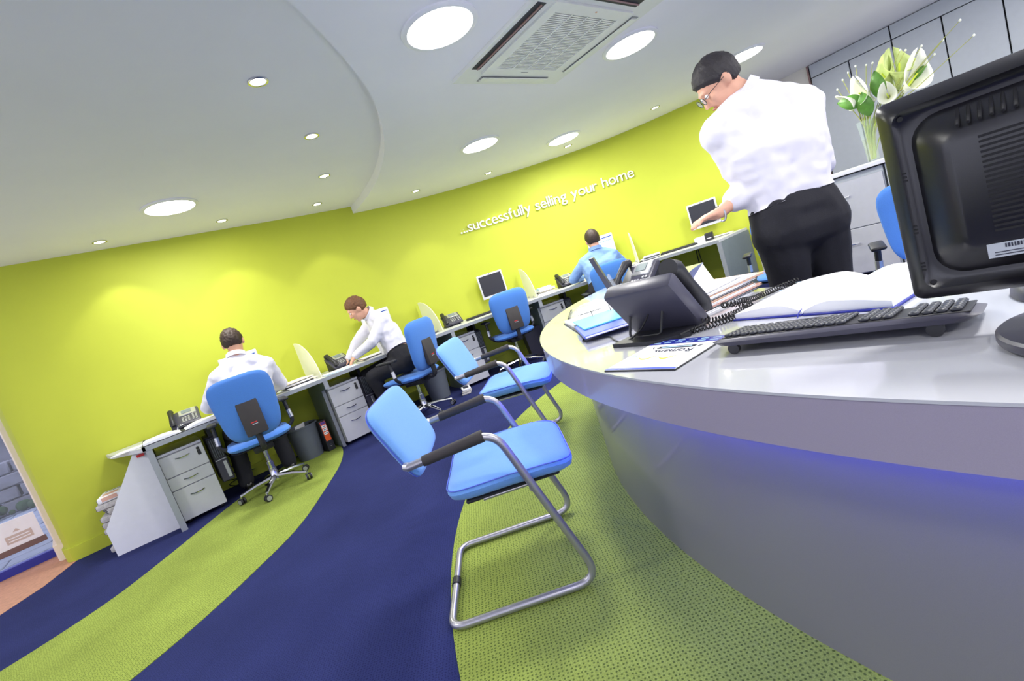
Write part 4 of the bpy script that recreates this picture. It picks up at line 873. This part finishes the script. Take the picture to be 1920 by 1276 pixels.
obj('logo_bar', B().rbox((.050, -.004, .0055), (.018, .125, .0006), .0002, 0, 1), 'ink', pr); obj('logo_bar_text', B().box((.050, -.004, .006), (.006, .10, .0004)), 'lblue_print', pr)
obj('logo_bracket', B().tube([(.042, -.078, .0056), (.055, -.084, .0056)], .0018, 5), 'ink', pr); obj('logo_bracket', B().tube([(.042, .070, .0056), (.055, .078, .0056)], .0018, 5), 'ink', pr)
for k in range(2):
    n = 12; A = [(-.018-.020*math.sin(PI*q/n)-.004, -.055+k*.068+.062*q/n) for q in range(n+1)]; C_ = [(-.018-.034*math.sin(PI*q/n)*(1-.35*q/n)-.004, -.055+k*.068+.062*q/n) for q in range(n+1)]
    obj('logo_swoosh', B().strip(A, C_, .0051, .0057), 'lime_print', pr, False)
obj('logo_swoosh', B().strip([(-.02+.012*math.sin(PI*q/6), .082+.006*q) for q in range(5)], [(-.026+.012*math.sin(PI*q/6), .082+.006*q) for q in range(5)], .0051, .0057), 'lblue_print', pr, False)
# keyboard, raised rear edge towards the viewer
kb = on('keyboard', 'wide black keyboard on the counter in front of the large monitor', 'keyboard', 1.118, .375, math.radians(2.5))
kt = Matrix.Translation((0, 0, .024)) @ Matrix.Rotation(math.radians(7.5), 4, 'Y')
b = B(); b.M = kt; b.cushion(superell(.158, .475, 9), .013, .007, None, 5, 56, 12); obj('case', b, 'dark_plastic', kb)
b = B(); b.M = kt; b.rbox((.004, -.006, .0065), (.128, .435, .003), .0012, 0, 1); deck = obj('key_deck', b, 'black_plastic', kb)
b = B(); b.rbox((0, 0, 0), (.0165, .0165, .008), .003, 0, 1); km = mesh_of(b, 'key'); km.materials.append(MATS['key'])
b = B(); b.rbox((0, 0, 0), (.0165, .10, .008), .003, 0, 1); sm = mesh_of(b, 'space_bar'); sm.materials.append(MATS['key'])
for r in range(6):
    for c in range(22):
        y = -.205+c*.0192
        if c in (4, 8) or (r == 5 and 12 <= c <= 16): continue
        o = obj('key', km, None, deck); o.matrix_basis = kt @ Matrix.Translation((-.048+r*.0205, y, .0118))
o = obj('space_bar', sm, None, deck); o.matrix_basis = kt @ Matrix.Translation((-.048+5*.0205, -.205+14*.0192, .0118))
for y in (-.175, .185): obj('foot', B().lathe([(.013, -.006), (.013, .006)], 14, Matrix.Translation((-.063, y, .0135)) @ Matrix.Rotation(PI/2, 4, 'Y')), 'black_plastic', kb)
ms = on('computer_mouse', 'black computer mouse behind the stand of the large monitor', 'mouse', 1.265, .085, .3)
obj('shell', B().cushion(superell(.062, .110, 2.6), .001, .034, None, 7, 28, 2.2, Matrix.Translation((0, 0, .0015)) @ Matrix.Rotation(PI/2, 4, 'Z')), 'dark_plastic', ms); obj('wheel', B().lathe([(.008, -.003), (.008, .003)], 12, Matrix.Translation((.03, 0, .030)) @ Matrix.Rotation(PI/2, 4, 'X')), 'black_plastic', ms)
# large monitor seen from behind (screen faces +x)
mn = on('large_monitor', 'large black monitor seen from behind on a round foot', 'monitor', 1.01, -.01, 0)
obj('foot', B().lathe([(.126, .004), (.128, .008), (.128, .018), (.124, .022), (.03, .030)], 48), 'dark_plastic', mn); obj('foot_pad', B().lathe([(.05, 0), (.05, .006)], 20), 'black_plastic', mn)
obj('neck', B().tube([(0, 0, .025), (.0, 0, .12), (.018, 0, .22)], [.030, .026, .03], 12), 'black_plastic', mn)
Tm = Matrix.Translation((.045, 0, .244)) @ Matrix.Rotation(math.radians(-1.0), 4, 'Y')
def frustum(b, x0, y0, z0, x1, y1, z1):
    vs = [(x0, s_*y0, q*z0) for s_, q in ((-1, -1), (1, -1), (1, 1), (-1, 1))]+[(x1, s_*y1, q*z1) for s_, q in ((-1, -1), (1, -1), (1, 1), (-1, 1))]
    return b.add(vs, [(0, 1, 2, 3), (7, 6, 5, 4)]+[(k, 4+k, 4+(k+1) % 4, (k+1) % 4) for k in range(4)])
def rrect(hy, hz, r, n=5):
    P = []
    for (cy, cz, a) in ((hy-r, hz-r, 0), (-hy+r, hz-r, PI/2), (-hy+r, -hz+r, PI), (hy-r, -hz+r, 1.5*PI)):
        P += [(cy+r*math.cos(a+PI/2*k/n), cz+r*math.sin(a+PI/2*k/n)) for k in range(n+1)]
    return P
def loft(b, secs):
    n = len(secs[0][1]); vs = [(x, p[0], p[1]) for x, P in secs for p in P]; fs = []
    for i in range(len(secs)-1): fs += [(i*n+k, i*n+(k+1) % n, (i+1)*n+(k+1) % n, (i+1)*n+k) for k in range(n)]
    fs += [tuple(range(n))[::-1], tuple(range((len(secs)-1)*n, len(secs)*n))]; return b.add(vs, fs)
b = B(); b.M = Tm; loft(b, [(.022, rrect(.222, .168, .012)), (.0, rrect(.226, .171, .014)), (-.006, rrect(.224, .170, .016)), (-.020, rrect(.208, .154, .02)), (-.022, rrect(.204, .150, .02)), (-.014, rrect(.198, .144, .03)), (-.012, rrect(.19, .136, .04))]); cas = obj('casing', b, 'monitor_back', mn)
b = B(); b.M = Tm; loft(b, [(-.010, rrect(.188, .132, .04)), (-.022, rrect(.178, .122, .04)), (-.038, rrect(.150, .100, .03)), (-.042, rrect(.140, .092, .025))]); bu = obj('rear_bulge', b, 'monitor_back', mn)
b = B(); b.M = Tm; b.box((.0225, 0, .004), (.002, .41, .305)); obj('screen', b, 'screen_lit', mn)
b = B(); b.rbox((0, 0, 0), (.006, .0045, .040), .001, 0, 1); vm = mesh_of(b, 'vent_slot'); vm.materials.append(MATS['gap_dark'])
for k in range(22):
    o = obj('vent_slot', vm, None, bu); o.matrix_basis = Tm @ Matrix.Translation((-.0325, -.126+k*.012, .1115)) @ Matrix.Rotation(.94, 4, 'Y')
b = B(); b.box((0, 0, 0), (.004, .10, .0035)); hm = mesh_of(b, 'vent_line'); hm.materials.append(MATS['gap_dark'])
for k in range(20):
    for y in (.058, -.058):
        o = obj('vent_line', hm, None, bu); o.matrix_basis = Tm @ Matrix.Translation((-.0415, y, .075-k*.0075))
b = B(); b.M = Tm; b.box((-.0425, .085, -.098), (.002, .07, .022), 0, Matrix.Rotation(0, 4, 'X')); lab = obj('sticker', b, 'cup_grey', cas)
b = B(); b.M = Tm
for k in range(14): b.box((-.0438, .058+k*.0032, -.092), (.001, .0016 if k % 3 else .0024, .006))
tag(obj('barcode', b, 'ink', lab, False), kind='stuff')
for k in range(2):
    b = B(); b.M = Tm; b.box((-.0438, .085, -.101-.004*k), (.001, .055, .0012)); obj('print_line', b, 'ink', lab)
for z in (.04, -.05, -.115):
    for k in range(3):
        b = B(); b.M = Tm; b.box((-.0212, .201, z+k*.006), (.004, .005, .0025)); obj('clip_slot', b, 'gap_dark', cas)
for sz in (-1, 1):
    b = B(); b.M = Tm @ Matrix.Translation((-.0213, .192, sz*.138)) @ Matrix.Rotation(PI/2, 4, 'Y'); b.lathe([(.004, -.001), (.004, .001)], 10); obj('screw_hole', b, 'gap_dark', cas)
obj('lead', B().tube(catmull3([(.0, .03, .17), (-.02, .035, .10), (.02, .03, .05), (.10, .03, .012), (.22, -.05, .006)]), .004, 6), 'cable', mn)
# telephones
pb = desk_phone('counter_phone', 54, .094, True, .052, 1.25); place(pb, (1.315, .895, CT), PI/2, 'black desk telephone seen from behind on a wire stand, beside the mouse mat', 'telephones on the counter'); pb.scale = (1.24, 1.12, 1.12)
obj('foot_plate', B().prism([(-.07, -.01), (.11, -.02), (.125, .10), (-.02, .115), (-.09, .06)], 0, .012), 'black_plastic', pb)
obj('wire_stand', B().tube(arc_path([(-.02, .02, .115), (.0, .045, .012), (.10, .045, .012), (.085, .02, .115)], .012, 4), .0035, 8), 'black_plastic', pb)
obj('rear_recess', B().rbox((.02, .004, .055), (.10, .02, .06), .006, 0, 1, Matrix.Rotation(math.radians(-36), 4, 'X')), 'gap_dark', pb)
pa = desk_phone('counter_phone', 44, .082); place(pa, (2.19, 1.62, CT), -PI/2-.25, 'black desk telephone with visible keypad behind the other phone', 'telephones on the counter'); pa.scale = (1.15, 1.15, 1.15)
def coil(name, label, path, turns, rad, r=.0022, grp=None):
    P = catmull3(path, 10); L = [0]
    for i in range(1, len(P)): L.append(L[-1]+(P[i]-P[i-1]).length)
    out = []; N = turns*8; arr = np.array([p[:] for p in P])
    for i in range(N+1):
        s_ = L[-1]*i/N; c = V([np.interp(s_, L, arr[:, k]) for k in range(3)]); c2 = V([np.interp(min(L[-1], s_+.004), L, arr[:, k]) for k in range(3)]); c1 = V([np.interp(max(0, s_-.004), L, arr[:, k]) for k in range(3)])
        d_ = (c2-c1).normalized(); u = d_.cross(V((0, 0, 1))).normalized(); w = u.cross(d_); a = 2*PI*i/8; out.append(c+(u*math.cos(a)+w*math.sin(a))*rad)
    return tag(obj(name, B().tube(out, r, 5), 'cable'), label, 'cord', grp)
zc = CT+.0105
coil('coiled_cord', 'black coiled telephone cord curling from the phone past the folders', [(1.335, .79, zc+.01), (1.374, .759, zc), (1.442, .722, zc), (1.51, .715, zc), (1.535, .755, zc), (1.50, .79, zc+.016), (1.47, .77, zc+.018), (1.51, .74, zc+.018), (1.58, .735, zc+.004), (1.65, .725, zc), (1.72, .70, zc), (1.79, .66, zc)], 62, .0085, .0019)
coil('coiled_cord', 'second run of black coiled cord beside the open book', [(1.265, .79, zc), (1.317, .742, zc), (1.374, .705, zc), (1.425, .69, zc)], 18, .0085, .0019)
tag(obj('phone_lead', B().tube(catmull3([(1.29, .93, .83), (1.255, .96, .78), (1.245, 1.03, .745), (1.30, 1.12, .744), (1.36, 1.20, .744), (1.33, 1.30, .744), (1.42, 1.34, .744), (1.52, 1.24, .758)]), .0028, 6), 'cable'), 'thin black telephone lead looping over the counter beside the blue folder', 'cable')
# open file and folders
th_ = math.atan2(.79, .61)
lf = on('open_lever_file', 'open lever arch file with steel rings near the rounded counter end', 'file', 1.71, 1.50, th_)
obj('cover', B().rbox((0, 0, .003), (.62, .31, .005), .001, 0, 1), 'folder_dark', lf); obj('pages', B().box((.16, 0, .012), (.27, .29, .014), .02), 'paper', lf); obj('pages', B().box((-.15, 0, .010), (.27, .29, .010), -.02), 'paper_cream', lf)
for y in (-.04, .05): obj('ring', B().tube([(.03*math.cos(q*PI/10), y, .02+.045*math.sin(q*PI/10)) for q in range(11)], .0022, 6), 'chrome', lf)
obj('lever', B().tube([(.02, .09, .01), (.03, .10, .055)], .003, 6), 'chrome', lf)
t = thing('blue_folder', 'royal blue plastic folder under the turquoise one', 'folder', (1.535, 1.265, CT), th_-.06); obj('sleeve', B().rbox((0, 0, .008), (.33, .25, .012), .002, 0, 1), 'folder_blue', t); obj('inner_sheets', B().box((-.005, 0, .008), (.325, .24, .006)), 'paper', t)
t.location = (1.50, 1.30, CT+.017)
t = thing('turquoise_folder', 'turquoise plastic folder on top of the open file', 'folder', (1.60, 1.40, CT+.031), th_-.02); obj('sleeve', B().rbox((0, 0, .004), (.33, .24, .006), .001, 0, 1), 'folder_cyan', t); obj('inner_sheets', B().box((.01, .0, .004), (.335, .22, .003)), 'paper', t)
b = B(); n = 18; vs = []; fs = []
for i in range(n):
    for j in range(n):
        u, v_ = i/(n-1), j/(n-1); e = math.sin(PI*u)*math.sin(PI*v_); vs.append((u*.42-.21, v_*.30-.15, .006+.05*e*(.6+.6*noise.noise(V((u*5, v_*5, 3))))+.012*abs(noise.noise(V((u*11, v_*11, 0))))))
for i in range(n-1):
    for j in range(n-1): fs.append((i*n+j, (i+1)*n+j, (i+1)*n+j+1, i*n+j+1))
b.add(vs, fs); t = on('plastic_wallet', 'crumpled clear plastic wallet behind the open file', 'plastic wallet', 2.14, 1.92, .7); obj('film', b, 'clear_film', t, True, 80); obj('inner_paper', B().box((0, 0, .004), (.30, .21, .002), .05), 'paper', t); obj('seal_bar', B().box((.0, .151, .006), (.40, .012, .004)), 'black_plastic', t)
lh = thing('leaflet_stand', 'narrow dark leaflet stand seen edge on beside the phones', 'stand', (1.72, 1.345, CT+.0))
ax = V((.02, .115, .275)); dv = V((.79, .61, 0))*.16; nv = V((-.61, .79, 0))*.022
def slab(p, e1, e2, e3):
    b = B(); vs = [p+e1*a+e2*c+e3*d for a in (0, 1) for c in (0, 1) for d in (0, 1)]; b.add([tuple(v) for v in vs], [(0, 1, 3, 2), (4, 6, 7, 5), (0, 4, 5, 1), (2, 3, 7, 6), (0, 2, 6, 4), (1, 5, 7, 3)]); return b
lh.location = (1.745, 1.385, CT+.021)
obj('back_panel', slab(V((0, 0, .002)), ax, dv, nv), 'dark_plastic', lh); obj('clear_front', slab(V((0, 0, .002))-nv*.9, ax*.62, dv, nv*.5), 'clear_film', lh); obj('base', slab(V((0, 0, .0))-nv*3, nv*7, dv, V((0, 0, .004))), 'clear_film', lh)
# pile of buff folders
ang = math.radians(-11); pz = CT; FN = ['white document folder at the bottom of the pile behind the phone', 'dark folder second from the bottom of the pile', 'pink folder sticking out low in the pile', 'white folder in the lower middle of the pile', 'buff folder in the middle of the pile', 'dark folder above the buff one in the pile', 'white folder in the upper middle of the pile', 'buff folder with pointed corner near the top of the pile', 'white folder under the loose sheets on the pile']
FM = ['paper', 'folder_dark', 'folder_pink', 'paper', 'folder_buff', 'folder_dark', 'paper', 'folder_buff', 'paper']; XO = [0, .03, .055, .02, .01, .0, .035, .085, .04]
for k in range(9):
    t = thing('document_folder', FN[k], 'folder', (1.63+XO[k]*.98, .965-XO[k]*.2, pz), ang+random.uniform(-.06, .06), 'pile of folders on the counter')
    obj('cover', B().box((0, 0, .0008), (.33, .25, .0016)).box((0, 0, .0062), (.33, .25, .0016)).box((-.164, 0, .0035), (.0016, .25, .006)), FM[k], t); obj('sheets', B().box((.002, 0, .0035), (.315, .24, .0036)), 'paper', t); pz += .0072
b = B(); n = 14; vs = []; fs = []
for i in range(n):
    for j in range(n):
        u, v_ = i/(n-1), j/(n-1); vs.append((u*.30-.15, v_*.24-.12, .004+.05*max(0, v_-.35)**1.5*(1-u)**.6+.004*noise.noise(V((u*4, v_*4, 1)))))
for i in range(n-1):
    for j in range(n-1): fs.append((i*n+j, (i+1)*n+j, (i+1)*n+j+1, i*n+j+1))
b.add(vs, fs); t = thing('loose_sheets', 'curling white sheets on top of the folder pile', 'papers', (1.64, .97, pz), ang+.1); o = obj('sheet', b, 'paper', t, True, 80); m_ = o.modifiers.new('solid', 'SOLIDIFY'); m_.thickness = .001
b = B(); b.add([(0, 0, 0), (.12, .0, .0), (.10, .02, .075), (.001, .001, 0), (.121, .001, 0), (.101, .021, .075)], [(0, 1, 2), (5, 4, 3), (0, 3, 4, 1), (1, 4, 5, 2), (2, 5, 3, 0)], Matrix.Translation((.03, .05, .008)) @ Matrix.Rotation(-.5, 4, 'Z')); obj('turned_corner', b, 'paper', t)
# open diary
bk = on('open_book', 'large open white diary lying between the keyboard and the coiled cord', 'book', 1.495, .466, -.2)
obj('cover', B().rbox((0, .105, .003), (.36, .205, .005), .001, 0, 1).rbox((0, -.105, .003), (.36, .205, .005), .001, 0, 1), 'navy', bk)
for sg in (-1, 1):
    b = B(); n = 12; A = [(sg*(.002+.200*k/n), .006+.030*math.sin(min(1, 2.2*k/n+.12)*PI/2)*(1-.55*(k/n)**2)) for k in range(n+1)]; m = n+1
    vs = [(x_, y, z) for x_ in (-.172, .172) for y, z in A]+[(x_, y, .0056) for x_ in (-.172, .172) for y, z in A]
    b.add(vs, [(k, k+1, m+k+1, m+k) for k in range(n)]+[(2*m+k, 3*m+k, 3*m+k+1, 2*m+k+1) for k in range(n)]+[(k, 2*m+k, 2*m+k+1, k+1) for k in range(n)]+[(m+k, m+k+1, 3*m+k+1, 3*m+k) for k in range(n)]+[(n, 2*m+n, 3*m+n, m+n), (0, m, 3*m, 2*m)])
    pg = obj('pages', b, 'paper', bk)
    for k in range(3): obj('ruled_line', B().box((-.08+k*.09, sg*.11, .0345-.002*k*0), (.0015, .12, .0008)), 'lblue_print', pg)
obj('ribbon', B().tube(catmull3([(-.17, .002, .018), (-.19, .0, .012), (-.205, -.004, .004)]), .0015, 4), 'navy', bk)

# ------------------------------------------------------------------ vase of calla lilies on the filing worktop
vz = 1.018; vx, vy = 5.66, 1.235
vs_ = thing('vase', 'tall clear glass vase of calla lilies on the filing worktop', 'vase', (vx, vy, vz))
obj('glass', B().lathe([(.045, 0), (.048, .01), (.055, .15), (.066, .30), (.074, .38), (.071, .38), (.063, .30), (.052, .15), (.044, .014), (.002, .012)], 32), 'vase_glass', vs_)
obj('water', B().lathe([(.042, .015), (.050, .15), (.0565, .22), (.002, .22)], 24), 'vase_water', vs_)
def lily(label, tip, d, sc, m='petal'):
    """calla: rolled spathe on a stem; tip = where the flower sits, d = way it opens"""
    t = thing('calla_lily', label, 'flower', (vx, vy, vz+.02), 0, 'calla lilies in the vase'); tip = V(tip)-V((vx, vy, vz+.02)); d = V(d).normalized()
    base = V((random.uniform(-.02, .02), random.uniform(-.02, .02), .0)); mid = V((base.x*.6+tip.x*.18, base.y*.6+tip.y*.18, .30))
    obj('stem', B().tube(catmull3([base, mid, tip-d*.10*sc]), .006, 8), 'stem', t)
    u = d.cross(V((0, 0, 1))).normalized(); w = u.cross(d); b = B(); n, m_ = 20, 9; vs = []; fs = []
    for i in range(m_):
        q = i/(m_-1)
        for k in range(n+1):
            a = 2*PI*k/n*.97; fl = .010+.062*q**1.7; ext = .035*q*q*math.cos(a)+.045*q**3*max(0, math.cos(a))**3
            vs.append(tuple(tip+(d*(-.10+.14*q+ext)+(w*math.cos(a)*1.15+u*math.sin(a))*fl*(1+.08*math.sin(3*a+i*.2)*q))*sc))
    for i in range(m_-1): fs += [(i*(n+1)+k, i*(n+1)+k+1, (i+1)*(n+1)+k+1, (i+1)*(n+1)+k) for k in range(n)]
    b.add(vs, fs); o = obj('spathe', b, m, t, True, 80); sd = o.modifiers.new('solid', 'SOLIDIFY'); sd.thickness = .002
    obj('spadix', B().tcap(tip-d*.06*sc, .006*sc, tip+d*.035*sc, .004*sc, 8), 'lime_print', t)
def P_(px, py, X):
    d_ = CAM_F+CAM_R*((px-960)/877.4577)+CAM_D*((py-638)/877.4577); k = X/d_.x; return (d_.x*k, d_.y*k, H+d_.z*k)
lily('large white calla lily at the right of the bouquet', P_(1712, 148, 5.60), (-.55, -.62, .45), 1.6)
lily('pale green calla lily in the middle of the bouquet', P_(1686, 132, 5.66), (-.25, -.2, .85), 1.55, 'petal_green')
lily('cream calla lily standing upright beside the middle one', P_(1660, 146, 5.70), (-.35, .25, .85), 1.4, 'petal_green')
lily('white calla lily drooping at the left of the bouquet', P_(1618, 178, 5.62), (-.6, .35, .5), 1.3)
lily('small white calla lily low on the left over the vase rim', P_(1598, 190, 5.60), (-.5, .8, .05), 1.05)
lily('white calla lily low in front behind the monitor edge', P_(1664, 178, 5.58), (-.8, -.1, .2), .95)
def leaf(label, tip, base, w_):
    t = thing('lily_leaf', label, 'leaf', (vx, vy, vz+.02), 0, 'leaves in the vase'); o_ = V((vx, vy, vz+.02)); tip, base = V(tip)-o_, V(base)-o_; d = tip-base; u = d.cross(V((-1, 0, .2))).normalized(); nrm = u.cross(d).normalized()
    b = B(); n = 12; vs = []; fs = []
    for i in range(n+1):
        q = i/n; ww = w_*math.sin(PI*min(1, q*.96+.03))**.8*(1-.3*q); c = base+d*q+nrm*.03*math.sin(PI*q)
        vs += [tuple(c-u*ww+nrm*.012), tuple(c), tuple(c+u*ww+nrm*.012)]
    for i in range(n):
        for k in range(2): fs.append((i*3+k, i*3+k+1, i*3+k+4, i*3+k+3))
    b.add(vs, fs); o = obj('blade', b, 'leaf', t, True, 80); sd = o.modifiers.new('solid', 'SOLIDIFY'); sd.thickness = .002
    obj('stalk', B().tube(catmull3([(0, 0, .0), (base.x*.4, base.y*.4, base.z*.6), tuple(base)]), .004, 6), 'stem', t)
leaf('broad green leaf pointing left from the bouquet', P_(1570, 194, 5.58), P_(1622, 192, 5.60), .075); leaf('green leaf drooping over the vase rim', P_(1616, 172, 5.58), P_(1632, 216, 5.62), .07)
leaf('green leaf folded between the cream lilies', P_(1640, 132, 5.62), P_(1655, 185, 5.64), .065); leaf('dark green leaf tip behind the large white lily', P_(1741, 118, 5.66), P_(1715, 150, 5.66), .03)
TW = [((1800, 38), 5.5), ((1826, 66), 5.5), ((1768, 75), 5.6), ((1752, 102), 5.62), ((1728, 86), 5.6), ((1722, 102), 5.62), ((1688, 94), 5.66), ((1698, 94), 5.7), ((1636, 118), 5.66), ((1624, 122), 5.7), ((1604, 124), 5.66), ((1590, 136), 5.66), ((1580, 150), 5.66), ((1570, 168), 5.6)]
TWL = ['tallest budded twig leaning over the monitor', 'long budded twig leaning farthest from the vase', 'straight twig below the tallest one', 'short budded twig beside the dark leaf tip', 'budded twig upright above the large white lily', 'budded twig crossing in front of the large white lily', 'thick twig end above the pale green lily', 'curved twig beside the thick twig end',
       'budded twig just left of the cream lily', 'second thin twig left of the cream lily', 'bent twig above the drooping white lily', 'forked thin twig over the green leaf', 'thin twig behind the broad green leaf', 'lowest twig beside the point of the broad leaf']
for k, ((px, py), X) in enumerate(TW):
    p = V(P_(px, py, X))-V((vx, vy, vz+.02)); t = tag(obj('budded_twig', B().tube(catmull3([(random.uniform(-.02, .02), random.uniform(-.02, .02), 0), (p.x*.12, p.y*.12, .30), (p.x*.55, p.y*.55, p.z*.72), tuple(p)]), [.0035]*16+[.0028]*8+[.0022], 6), 'twig'),
        TWL[k], 'twig', 'twigs in the vase'); t.location = (vx, vy, vz+.02)
    obj('bud', B().ell(tuple(p), (.008, .008, .010), None, 8, 6), 'petal', t)
